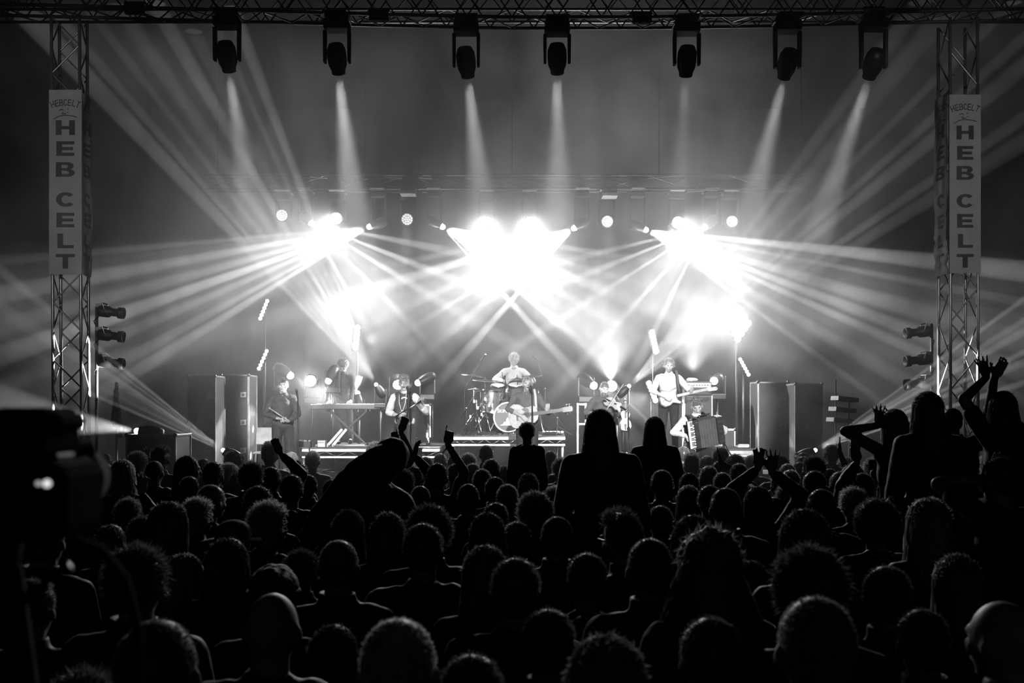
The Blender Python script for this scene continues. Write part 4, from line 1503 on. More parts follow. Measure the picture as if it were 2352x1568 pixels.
vp = F_.w((-.02, .17, 1.43))
vx = F_.w((-.34, .40, 1.25)) - vp
violin(vp + vx * .42, frame3(vx, F_.m @ V((.25, .6, .75))))
bw = thing('violin_bow', 'violin bow pointing up across the fiddle', 'bow', F_.w((.03, .38, 1.17)))
o0 = V(bw.location)
a_, b_ = F_.w((.05, .37, 1.13)) - o0, F_.w((-.33, .44, 1.70)) - o0
ob('stick', MB().tube([a_, a_.lerp(b_, .5) + V((.0, 0, .01)), b_], .0045), bw, M['wood_dark'])
ob('bow_hair', MB().cyl(a_ + V((.012, 0, -.008)), b_ + V((.006, 0, -.006)), .003), bw, M['white_print'])
ob('frog', MB().box(a_ + V((.008, 0, 0)), (.02, .01, .03)), bw, M['key_black'])

# guitarist with the white electric guitar
G_, rg_, o_g = perf(1536, 17.9, ZR, PI - .05, 1.0, dict(lean=0, nod=-5, turn=4, wr=(.10, .24, 1.06), wl=(-.36, .30, 1.14), er=(1., -.3, -.1), el=(-.8, -.4, -1), hr=((-.75, .2, -.4), (0, -1, .1), 'pick'), hl=((-.1, .4, .9), (.2, -1, 0), 'grip'), sleeve='rolled', top='shirt'),
                   'person in a pale shirt standing playing a white electric guitar', M['white_cloth'], ('messy', 'brown'))
eg = thing('electric_guitar', 'electric guitar with a white front and dark edge played by the standing guitarist', 'guitar', G_.w((.02, .2, 1.05)))
ex = G_.w((-.62, .30, 1.19)) - G_.w((.1, .18, 1.03))
put(eg, G_.w((-.0, .20, 1.05)), frame3(ex, (0, -1, .1)))
ol = [(-.2, 0), (-.19, .1), (-.12, .16), (-.02, .15), (.04, .11), (.1, .13), (.18, .165), (.205, .14), (.14, .08), (.13, .03), (.13, -.03), (.13, -.08), (.17, -.13), (.15, -.15), (.08, -.14), (.02, -.11), (-.05, -.14), (-.14, -.165), (-.19, -.1)]
ob('body', MB().prism(ol, -.022, .022), eg, M['wood_dark'], bevel=.008)
ob('pickguard', MB().prism([(x * .86, z * .84) for x, z in ol], .021, .026), eg, M['pearl'])
for x in (-.08, -.02, .04):
    ob('pickup', MB().box((x, .03, 0), (.018, .012, .085)), eg, M['key_white'], bevel=.003)
ob('bridge', MB().box((-.12, .032, 0), (.04, .014, .08)), eg, M['steel'])
ob('neck', MB().box((.4, .022, 0), (.54, .024, .05)), eg, M['wood'], bevel=.005)
ob('headstock', MB().prism([(.66, -.025), (.68, -.03), (.83, -.01), (.85, .03), (.82, .055), (.7, .045), (.66, .025)], .005, .02), eg, M['wood'])
for i in range(6):
    ob('tuner', MB().cyl((.69 + i * .023, .012, .045), (.69 + i * .023, .012, .07), .006), eg, M['steel'])
for i in range(2):
    ob('knob', MB().cyl((-.1 + i * .04, .026, -.1 + i * .01), (-.1 + i * .04, .04, -.1 + i * .01), .012), eg, M['key_white'])
sp_ = ob('guitar_strap', MB().tube([G_.w((-.10, -.06, 1.49)), G_.w((-.125, .05, 1.52)), G_.w((-.14, .13, 1.42)), G_.w((-.15, .16, 1.25)), G_.w((-.17, .19, 1.12))], .026), m=M['dark_cloth'], smooth=True)
tag(sp_, 'broad dark strap over the pale shirt of the standing guitarist', 'strap')

# accordion player
H_, rh_, o_h = perf(1597, 15.2, STG, PI + .1, 1.0, dict(pelvis=(0, 0, .585), lean=6, neck=4, nod=-18, turn=-12, tilt=8, wr=(.24, .36, .80), wl=(-.34, .34, .86), er=(1, -.3, -.4), el=(-1, -.3, -.4), hr=((-.6, .3, -.6), (-.2, -1, 0), 'claw'), hl=((.3, .5, .4), (1, -.3, 0), 'grip'),
                                                   kneer=(.17, .42, .55), ankler=(.2, .4, .09), kneel=(-.17, .42, .55), anklel=(-.2, .4, .09), sleeve='long', top='shirt'),
                   'person in a waistcoat seated playing the accordion', M['white_cloth'], ('quiff', 'dark'), waist=True)
ac = thing('accordion', 'large black piano accordion on the lap of the seated player', 'accordion', H_.w((0, .34, .84)))
put(ac, H_.w((-.02, .34, .85)), Matrix.Rotation(H_.rz, 3, 'Z') @ rot3(-8, 10, 0))
ob('treble_box', MB().box((.12, 0, .01), (.10, .2, .44)), ac, M['key_black'], bevel=.012)
ob('keyboard_plate', MB().box((.205, .06, 0), (.09, .05, .46), rot3(0, 0, 10)), ac, M['key_black'], bevel=.006)
wk = MB().box((0, 0, 0), (.075, .012, .0195)).mesh('white_key', M['key_white'], False)
bk = MB().box((0, 0, 0), (.045, .014, .011)).mesh('black_key', M['key_black'], False)
for i in range(21):
    k = ob('white_key', wk, ac, loc=(.207, .092, -.215 + i * .0215))
    if i % 7 not in (2, 6) and i < 20:
        ob('black_key', bk, ac, loc=(.192, .103, -.204 + i * .0215))
ob('grille', MB().box((.12, .105, .01), (.08, .012, .38)), ac, M['steel'], bevel=.004)
for i in range(9):
    ob('register_switch', MB().sph((.165, .11, -.16 + i * .04), (.011, .006, .014), None, 8, 6), ac, M['key_white'])
for i in range(12):
    x = .065 - i * .0215
    ob('bellows_fold', MB().prism([(-.21, 0), (.21, 0), (.195, .0107), (-.195, .0107)] if False else [(-.012, -.2), (0, -.215), (.012, -.2), (.012, .2), (0, .215), (-.012, .2)], -.1 - .008 * (i % 2), .1 + .008 * (i % 2), (x, 0, .01)), ac, M['dark_cloth'])
ob('bass_box', MB().box((-.245, 0, .01), (.10, .2, .42)), ac, M['key_black'], bevel=.012)
for i in range(5):
    ob('bass_plate', MB().box((-.245, .104, -.15 + i * .075), (.07, .008, .045)), ac, M['steel'])
for s in (-1, 1):
    ob('shoulder_strap', MB().tube([(s * .1 + .02, -.06, .17), (s * .13, -.18, .235), (s * .13, -.32, .25), (s * .125, -.44, .16), (s * .12, -.45, .0)], .018), ac, M['rubber'], smooth=True)
sto = thing('stool', 'black stool under the accordion player', 'stool', H_.loc)
ob('seat', MB().lathe([(0, .47), (.17, .47), (.18, .44), (.17, .42), (0, .42)]), sto, M['plastic'], smooth=True)
for i in range(4):
    a = i * PI / 2 + .78
    ob('leg', MB().cyl((.12 * math.cos(a), .12 * math.sin(a), .42), (.19 * math.cos(a), .19 * math.sin(a), 0), .014), sto, M['steel'])


# ------------------------------------------------------------------ microphones and stands
def mic_mesh(root, p, d, k=1.):
    p, d = V(p), V(d).normalized()
    m_ = ob('microphone', MB().cyl(p - d * .15 * k, p, .011, .016, 12), root, M['black_metal'], smooth=True)
    ob('mic_head', MB().sph(p + d * .018, .025 * k, None, 14, 8), m_, M['steel'], smooth=True)


def mic_stand(px, py, d, base, label, boom_to=None, round_base=True, mic=True, head=(0, .5, .6), foot=None):
    top = at(px, py, d)
    c = V((top.x, d, base)) if foot is None else V((spotxy(foot, d), d, base))
    r = thing('microphone_stand', label, 'microphone stand', c, 0, 'microphone stands')
    o = c
    if foot is None:
        ob('pole', MB().cyl((0, 0, .02), top - o, .0105, n=8), r, M['black_metal'], smooth=True)
    else:
        kp = V((0, 0, (top.z - base) * .62))
        ob('pole', MB().cyl((0, 0, .02), kp, .0105, n=8), r, M['black_metal'], smooth=True)
        e = top - o
        back = kp - (e - kp).normalized() * .22
        ob('boom_arm', MB().cyl(back, e, .008, n=8), r, M['black_metal'], smooth=True)
        ob('clutch', MB().sph(kp, .022, None, 10, 6), r, M['steel'])
    if round_base:
        ob('base', MB().lathe([(0, 0), (.13, 0), (.13, .012), (.03, .03), (0, .03)], n=24), r, M['black_metal'])
    else:
        for i in range(3):
            a = i * 2.094 + .4
            ob('leg', MB().cyl((0, 0, .17), (.28 * math.cos(a), .28 * math.sin(a), .008), .008, n=6), r, M['black_metal'])
    if mic:
        mic_mesh(r, top - o + V(head).normalized() * .12, head)
    cb = [top - o, V((.02, .02, (top.z - base) * .7)), V((-.015, .03, (top.z - base) * .35)), V((.05, .1, .01))]
    ob('cable', MB().tube(cb, .004, 5), r, M['rubber'], smooth=True)
    return r


mic_stand(684, 915, 16.1, STG, 'straight microphone stand in front of the man in the dark shirt', head=(-.2, .2, 1))
mic_stand(937, 905, 16.05, STG, 'straight microphone stand at the mouth of the singer in the waistcoat', head=(-.12, .6, .7))
mic_stand(1222, 900, 15.75, STG, 'straight microphone stand at the mouth of the lead singer', head=(-.25, .55, .8))
mic_stand(1443, 945, 15.8, STG, 'dark upright microphone stand with a crossbar between the two long-haired women', mic=False)
mic_stand(1626, 950, 14.95, STG, 'boom microphone stand reaching over the accordion from the right', foot=1663, round_base=False, head=(-.8, .4, -.3))
mic_stand(1578, 985, 14.9, STG, 'low boom microphone stand left of the accordion', foot=1567, round_base=False, head=(.9, .3, .1))
mic_stand(1105, 828, 18.6, ZD, 'boom microphone stand raised over the left cymbals', foot=1068, round_base=False, head=(.6, .0, .8))
mic_stand(1236, 827, 18.9, ZD, 'boom microphone stand raised over the right cymbals', foot=1252, round_base=False, head=(-.7, .0, .5))
mic_stand(1262, 935, 18.5, ZD, 'short boom stand low at the right of the drum kit', foot=1280, round_base=False, head=(-.8, 0, .5))
mic_stand(1094, 900, 18.4, ZD, 'short boom stand stretched out at the left of the drum kit', foot=1072, round_base=False, head=(.8, 0, .2))


# ------------------------------------------------------------------ drum kit (one thing per drum and cymbal stand)
def drum(px, py, d, rad, h, axis, label, wrap='sparkle', group='drums of the kit', legs=None, base=ZD, head_=True):
    c = at(px, py, d)
    r = thing('drum', label, 'drum', (c.x, d, base), 0, group)
    cc = V((0, 0, c.z - base))
    ax_ = V(axis).normalized()
    q = ax_.to_track_quat('Z', 'Y').to_matrix()
    ob('shell', MB().lathe([(0, -h / 2), (rad, -h / 2), (rad, h / 2), (0, h / 2)], cc, q, 32), r, M[wrap], smooth=False)
    for s in (-1, 1):
        ob('hoop', MB().lathe([(rad - .004, s * h / 2 - .016), (rad + .014, s * h / 2 - .016), (rad + .014, s * h / 2 + .012), (rad - .004, s * h / 2 + .012), (rad - .004, s * h / 2 - .016)], cc, q, 32), r, M['steel'], smooth=True)
    if head_:
        ob('drum_skin', MB().lathe([(0, 0), (rad - .004, 0), (rad - .004, .004), (0, .004)], cc + ax_ * (h / 2), q, 32), r, M['drum_head'])
    for i in range(8):
        a = i * PI / 4 + .2
        v = q @ V((math.cos(a), math.sin(a), 0))
        ob('lug', MB().cyl(cc + v * (rad + .012) - ax_ * h * .46, cc + v * (rad + .012) + ax_ * h * .46, .004, n=6).sph(cc + v * (rad + .01), (.012, .012, .02), None, 8, 6), r, M['steel'])
    if legs:
        for i in range(legs):
            a = i * 2 * PI / legs + .5
            v = V((math.cos(a), math.sin(a), 0))
            ob('leg', MB().cyl(cc + v * (rad + .01) + V((0, 0, -h * .2)), V((v.x * (rad + .04), v.y * (rad + .04), .01)), .008), r, M['steel'])
    else:
        ob('mount_post', MB().cyl(cc - V((0, 0, rad if abs(ax_.z) < .5 else h / 2)), (0, .0, .02), .012), r, M['steel'])
    return r, cc, q


bd, cc, q = drum(1168, 958, 18.6, .265, .4, (0, -1, .02), 'bass drum with a printed front skin', head_=False)
fs_ = ob('front_skin', MB().lathe([(0, 0), (.258, 0), (.258, .004), (0, .004)], cc + V((0, -.2, 0)), q, 40), bd, M['drum_front'])
ob('front_hoop', MB().lathe([(.256, -.018), (.284, -.018), (.284, .02), (.256, .02), (.256, -.018)], cc + V((0, -.2, 0)), q, 40), bd, M['pearl'], smooth=True)
for s in (-1, 1):
    ob('spur', MB().cyl(cc + V((s * .25, -.1, -.05)), V((s * .36, -.24, .0)), .01), bd, M['steel'])
ob('skin_drawing', MB().prism([(-.18, -.13), (-.12, -.1), (-.1, -.06), (-.07, -.07), (-.055, -.0), (-.03, .02), (-.02, -.03), (0, -.04), (.02, .015), (.06, .04), (.1, .03), (.12, -.03), (.1, -.09), (.06, -.13), (-.02, -.15), (-.1, -.16)], 0, .002, cc + V((.02, -.207, -.02))), bd, M['white_print'])


def glyphs(text, root, p, width, size, m):
    """text laid flat in the XZ plane, converted to mesh, one part per letter"""
    cu = bpy.data.curves.new('t', 'FONT')
    x = 0
    parts = []
    for i, ch in enumerate(text):
        cu.body = ch
        cu.size = size * (1.35 if i == 0 else 1)
        cu.extrude = .0008
        cu.offset = .0015
        o = bpy.data.objects.new('t', cu)
        BENCH.collection.objects.link(o)
        BENCH.view_layers[0].update()
        dg = BENCH.view_layers[0].depsgraph
        me = bpy.data.meshes.new_from_object(o.evaluated_get(dg))
        bpy.data.objects.remove(o)
        xs = [v.co.x for v in me.vertices]
        wv = max(xs) - min(xs)
        for v in me.vertices:
            v.co = V((v.co.x - min(xs), -v.co.z, v.co.y))
        me.materials.clear()
        me.materials.append(m)
        parts.append((me, x))
        x += wv + size * .12
    k = width / (x - size * .12)
    for me, xx in parts:
        l_ = ob('letter', me, root, loc=V(p) + V((xx * k, 0, 0)))
        l_.scale = (k, 1, 1)


glyphs('SKIPIN', bd, cc + V((-.205, -.209, .09)), .215, .075, M['white_print'])
drum(1143, 897, 18.95, .14, .22, (.05, -.35, 1), 'left rack tom with a sparkling shell')
drum(1186, 896, 18.95, .15, .23, (-.05, -.35, 1), 'right rack tom with a sparkling shell, behind the lead singer')
drum(1128, 921, 18.75, .19, .4, (0, -.05, 1), 'deep floor tom with a sparkling shell left of the bass drum', legs=3)
drum(1196, 912, 19.15, .17, .15, (0, -.1, 1), 'shallow snare drum hidden behind the lead singer', 'steel')


def cymbal(px, py, d, rad, label, tilt=(0, 0), foot=None, hihat=False):
    c = at(px, py, d)
    fx = c.x if foot is None else spotxy(foot, d)
    r = thing('cymbal_stand', label, 'cymbal', (fx, d, ZD), 0, 'cymbals of the kit')
    cc = V((c.x - fx, 0, c.z - ZD))
    q = rot3(*tilt)
    pr = [(0, .035), (.012, .035), (.03, .028), (.045, .012), (rad * .6, .004), (rad, -.008), (rad, -.010), (.04, .006), (0, .02)]
    ob('cymbal', MB().lathe(pr, cc, q, 36), r, M['brass'], smooth=True)
    if hihat:
        ob('lower_cymbal', MB().lathe([(a, -b - .02) for a, b in pr], cc, q, 36), r, M['brass'], smooth=True)
    ob('wing_nut', MB().cyl(cc + q @ V((0, 0, .03)), cc + q @ V((0, 0, .075)), .011), r, M['steel'])
    kp = V((0, 0, cc.z * .75))
    ob('pole', MB().cyl((0, 0, .1), kp, .013), r, M['steel'], smooth=True)
    ob('tilter', MB().cyl(kp, cc, .009), r, M['steel'], smooth=True)
    for i in range(3):
        a = i * 2.094 + .9
        ob('leg', MB().tube([(0, 0, .42), (.2 * math.cos(a), .2 * math.sin(a), .14), (.3 * math.cos(a), .3 * math.sin(a), .01)], .011), r, M['steel'], smooth=True)
    return r


cymbal(1086, 862, 18.9, .22, 'crash cymbal at the far left of the drum kit', (4, 8), foot=1089)
cymbal(1114, 873, 18.6, .24, 'wide cymbal just left of the drummer', (6, 4), foot=1116)
cymbal(1188, 870, 18.9, .16, 'small splash cymbal in front of the drummer', (6, -3), foot=1190)
cymbal(1222, 863, 18.9, .2, 'crash cymbal to the right of the lead singer head', (8, -6), foot=1236)
cymbal(1095, 893, 18.7, .17, 'pair of hi-hat cymbals low at the left of the kit', (2, 0), hihat=True)
dc = thing('drum_hardware', 'clamps and short microphones clustered left of the drum kit', 'hardware', (spotxy(1105, 18.5), 18.5, ZD))
for i in range(7):
    x, z = -.2 + i * .07, .35 + .4 * ((i * 37) % 10) / 10
    ob('clamp', MB().box((x, 0, z), (.03, .03, .05)).cyl((x, 0, z), (x + .08, 0, z + .06 * (-1) ** i), .008), dc, M['steel'])
    ob('rod', MB().cyl((x, .02, 0), (x, .02, z), .007), dc, M['steel'])
for k, (px_, d_, w_) in enumerate(((1075, 18.35, .5), (1255, 18.35, .6), (1120, 18.3, .4))):
    g_ = thing('cable_coil', ('loops of black cable at the left front edge of the drum riser', 'heap of cable at the right front edge of the drum riser', 'thin cable loops in front of the floor tom')[k], 'cable', (spotxy(px_, d_), d_, ZD))
    for j in range(4):
        pts = [V((w_ * .5 * math.cos(a * .5 + j) * (1 - .1 * j), .06 * math.sin(a * .5 + j) + .02 * j, .01 + .012 * j + .02 * abs(math.sin(a)))) for a in range(13)]
        ob('loop', MB().tube(pts, .007, 6), g_, M['rubber'], smooth=True)
pb = thing('pedal_board', 'board of shining pedals and jacks on the right of the drum riser', 'pedal board', (spotxy(1270, 18.5), 18.45, ZD))
ob('board', MB().box((0, .06, .02), (.42, .25, .04)), pb, M['black_metal'])
for i in range(6):
    ob('pedal', MB().box((-.17 + i * .068, .02, .06), (.055, .1, .04)), pb, M['steel'], bevel=.006)

# ------------------------------------------------------------------ keyboard on its X stand
kc = at(800, 934, 18.75)
kb = thing('keyboard', 'long dark keyboard on a folding stand in front of its player', 'keyboard', (kc.x, 18.75, kc.z))
ob('case', MB().prism([(-.15, -.05), (.14, -.05), (.16, .03), (-.05, .045), (-.15, .05)], -.66, .66, (0, 0, 0), rot3(0, 0, 90)), kb, M['plastic'], bevel=.012)
ob('end_cheek', MB().box((-.675, 0, 0), (.02, .3, .1)), kb, M['wood_dark'], bevel=.01)
ob('end_cheek', MB().box((.675, 0, 0), (.02, .3, .1)), kb, M['wood_dark'], bevel=.01)
wk2 = MB().box((0, 0, 0), (.021, .14, .015)).mesh('white_key', M['key_white'], False)
bk2 = MB().box((0, 0, 0), (.012, .09, .015)).mesh('black_key', M['key_black'], False)
for i in range(52):
    ob('white_key', wk2, kb, loc=(-.60 + i * .0232, .08, .05))
    if i % 7 not in (1, 4):
        ob('black_key', bk2, kb, loc=(-.588 + i * .0232, .055, .06))
ks = thing('keyboard_stand', 'crossed black stand holding up the long keyboard', 'stand', (kc.x, 18.75, ZL))
hz = kc.z - ZL - .055
for s in (-1, 1):
    ob('cross_bar', MB().box((0, s * .06, hz / 2), (.04, .025, math.hypot(.78, hz)), rot3(0, s * math.degrees(math.atan2(.72, hz)), 0)), ks, M['black_metal'], bevel=.004)
    ob('foot_bar', MB().box((s * .36, 0, .02), (.04, .45, .04)), ks, M['black_metal'])
    ob('top_pad', MB().box((s * .36, 0, hz - .005), (.05, .4, .05)), ks, M['rubber'])
# leaning light tubes and small box on the left riser
for i, (xa, xb) in enumerate(((752, 785), (764, 795))):
    a, b = at(xa, 1019, 17.55), at(xb, 986, 17.75)
    a.z = ZL + .03
    t_ = thing('light_tube', ('left', 'right')[i] + ' one of two white tubes leaning up from the riser under the keyboard', 'light tube', a, 0, 'leaning light tubes')
    ob('tube', MB().cyl((0, 0, 0), b - a, .02, n=12), t_, M['led_mid'], smooth=True)
    ob('end_cap', MB().cyl((0, 0, -.02), (0, 0, .02), .026, n=12), t_, M['case_edge'])
c = at(738, 1018, 17.7)
bx = thing('effects_box', 'small pale box with sockets on the left riser', 'box', (c.x, 17.75, ZL))
ob('case', MB().box((0, 0, .06), (.14, .12, .12)), bx, M['case_edge'], bevel=.006)
for i in range(4):
    ob('socket', MB().cyl((-.045 + i * .03, -.062, .08), (-.045 + i * .03, -.055, .08), .01), bx, M['key_black'])
c = at(700, 1015, 17.7)
bx = thing('effects_box', 'long low box of pedals on the left riser behind the man in the dark shirt', 'box', (c.x, 17.8, ZL))
ob('case', MB().box((0, 0, .05), (.3, .2, .1)), bx, M['black_metal'], bevel=.006)
for i in range(3):
    ob('pedal', MB().box((-.09 + i * .09, -.02, .11), (.06, .1, .02)), bx, M['steel'])
c = at(1445, 1000, 17.2)
bx = thing('effects_box', 'cluster of small pedals at the left end of the right riser', 'box', (c.x, 17.2, ZR))
ob('case', MB().box((0, 0, .03), (.35, .25, .06)), bx, M['black_metal'])
for i in range(4):
    ob('pedal', MB().box((-.12 + i * .08, -.02, .085), (.06, .11, .05)), bx, M['steel'], bevel=.006)
# grey chair behind the man in the dark shirt
c = at(612, 983, 17.2)
ch = thing('chair', 'pale grey plastic chair beside the man in the dark shirt', 'chair', (c.x, 17.2, STG), .1)
cz = c.z - STG
ob('backrest', MB().box((0, .2, cz - .14), (.42, .025, .3), rot3(-8, 0, 0)), ch, M['chair_shell'], bevel=.04)
ob('seat', MB().box((0, 0, .46), (.42, .42, .03)), ch, M['chair_shell'], bevel=.03)
for sx_ in (-1, 1):
    for sy in (-1, 1):
        ob('leg', MB().cyl((sx_ * .18, sy * .18, .45), (sx_ * .21, sy * .22, 0), .012), ch, M['steel'])
    ob('back_post', MB().cyl((sx_ * .18, .19, .45), (sx_ * .18, .215, cz - .1), .012), ch, M['steel'])
# amplifier head on a cabinet
a, b = at(1573, 876, 18.6), at(1636, 908, 18.6)
am = thing('amplifier', 'amplifier head with a row of knobs beside the white electric guitar', 'amplifier', ((a.x + b.x) / 2, 18.75, b.z))
aw, ah = b.x - a.x, a.z - b.z
ob('cabinet', MB().box((0, 0, ah / 2), (aw, .26, ah)), am, M['amp'], bevel=.02)
ob('control_panel', MB().box((0, -.132, ah * .74), (aw * .9, .008, ah * .3)), am, M['case_edge'])
ob('grille', MB().box((0, -.132, ah * .3), (aw * .9, .008, ah * .42)), am, M['cone'])
ob('handle', MB().tube([(-.1, 0, ah), (-.08, 0, ah + .02), (.08, 0, ah + .02), (.1, 0, ah)], .01), am, M['rubber'])
for i in range(8):
    ob('knob', MB().cyl((-aw * .36 + i * aw * .1, -.15, ah * .74), (-aw * .36 + i * aw * .1, -.13, ah * .74), .014, n=10), am, M['key_black'])
cb = thing('speaker_cabinet', 'tall speaker cabinet under the amplifier head', 'speaker', ((a.x + b.x) / 2, 18.78, ZR))
chh = b.z - ZR
ob('cabinet', MB().box((0, 0, chh / 2), (aw * .98, .34, chh - .004)), cb, M['amp'], bevel=.015)
ob('grille', MB().box((0, -.172, chh / 2), (aw * .86, .006, chh * .86)), cb, M['cone'])
for s in (-1, 1):
    ob('side_rail', MB().box((s * aw * .5, -.15, chh / 2), (.02, .03, chh)), cb, M['case_edge'])
# fiddle on a floor stand next to the dark microphone stand
c = at(1436, 965, 16.9)
vs_ = thing('instrument_stand', 'small stand carrying a pale fiddle upright', 'stand', (c.x, 16.9, ZR))
ob('post', MB().cyl((0, .05, 0), (0, .05, c.z - ZR + .1), .009), vs_, M['black_metal'])
ob('cradle', MB().tube([(-.07, 0, c.z - ZR - .2), (0, .05, c.z - ZR - .18), (.07, 0, c.z - ZR - .2)], .01), vs_, M['rubber'])
for i in range(3):
    a = i * 2.094
    ob('leg', MB().cyl((0, .05, .15), (.18 * math.cos(a), .05 + .12 * math.sin(a), .01), .008), vs_, M['black_metal'])
violin(V((c.x, 16.88, c.z)), frame3((0, 0, 1), (0, -1, 0)), 'violin', 'pale fiddle standing upright on a stand right of the fiddle player', 'pearl')



# ------------------------------------------------------------------ the crowd
BODY = {}


def body(kind):
    if kind not in BODY:
        p = dict(jacket=dict(top='jacket', bulk=.012), hoodie=dict(top='hoodie', bulk=.012), tee=dict(top='tee', sleeve='short'),
                 ftee=dict(top='tee', female=True, wide=.86), fjacket=dict(top='jacket', female=True, wide=.88, bulk=.01),
                 collar=dict(top='shirt', bulk=.02, wide=1.05))[kind]
        BODY[kind] = make(p, M['jacket'], M['trousers'], M['skin_dark'], .011, .014)
    return BODY[kind]


def ground(px, ytop, wpx):
    d = FOC * .0983 * EYE / (wpx + .0983 * (ytop - HORIZON))
    return d, (EYE - (ytop - HORIZON) * d / FOC)


TOPM = dict(k=None, g='jacket_mid', p='jacket_light')
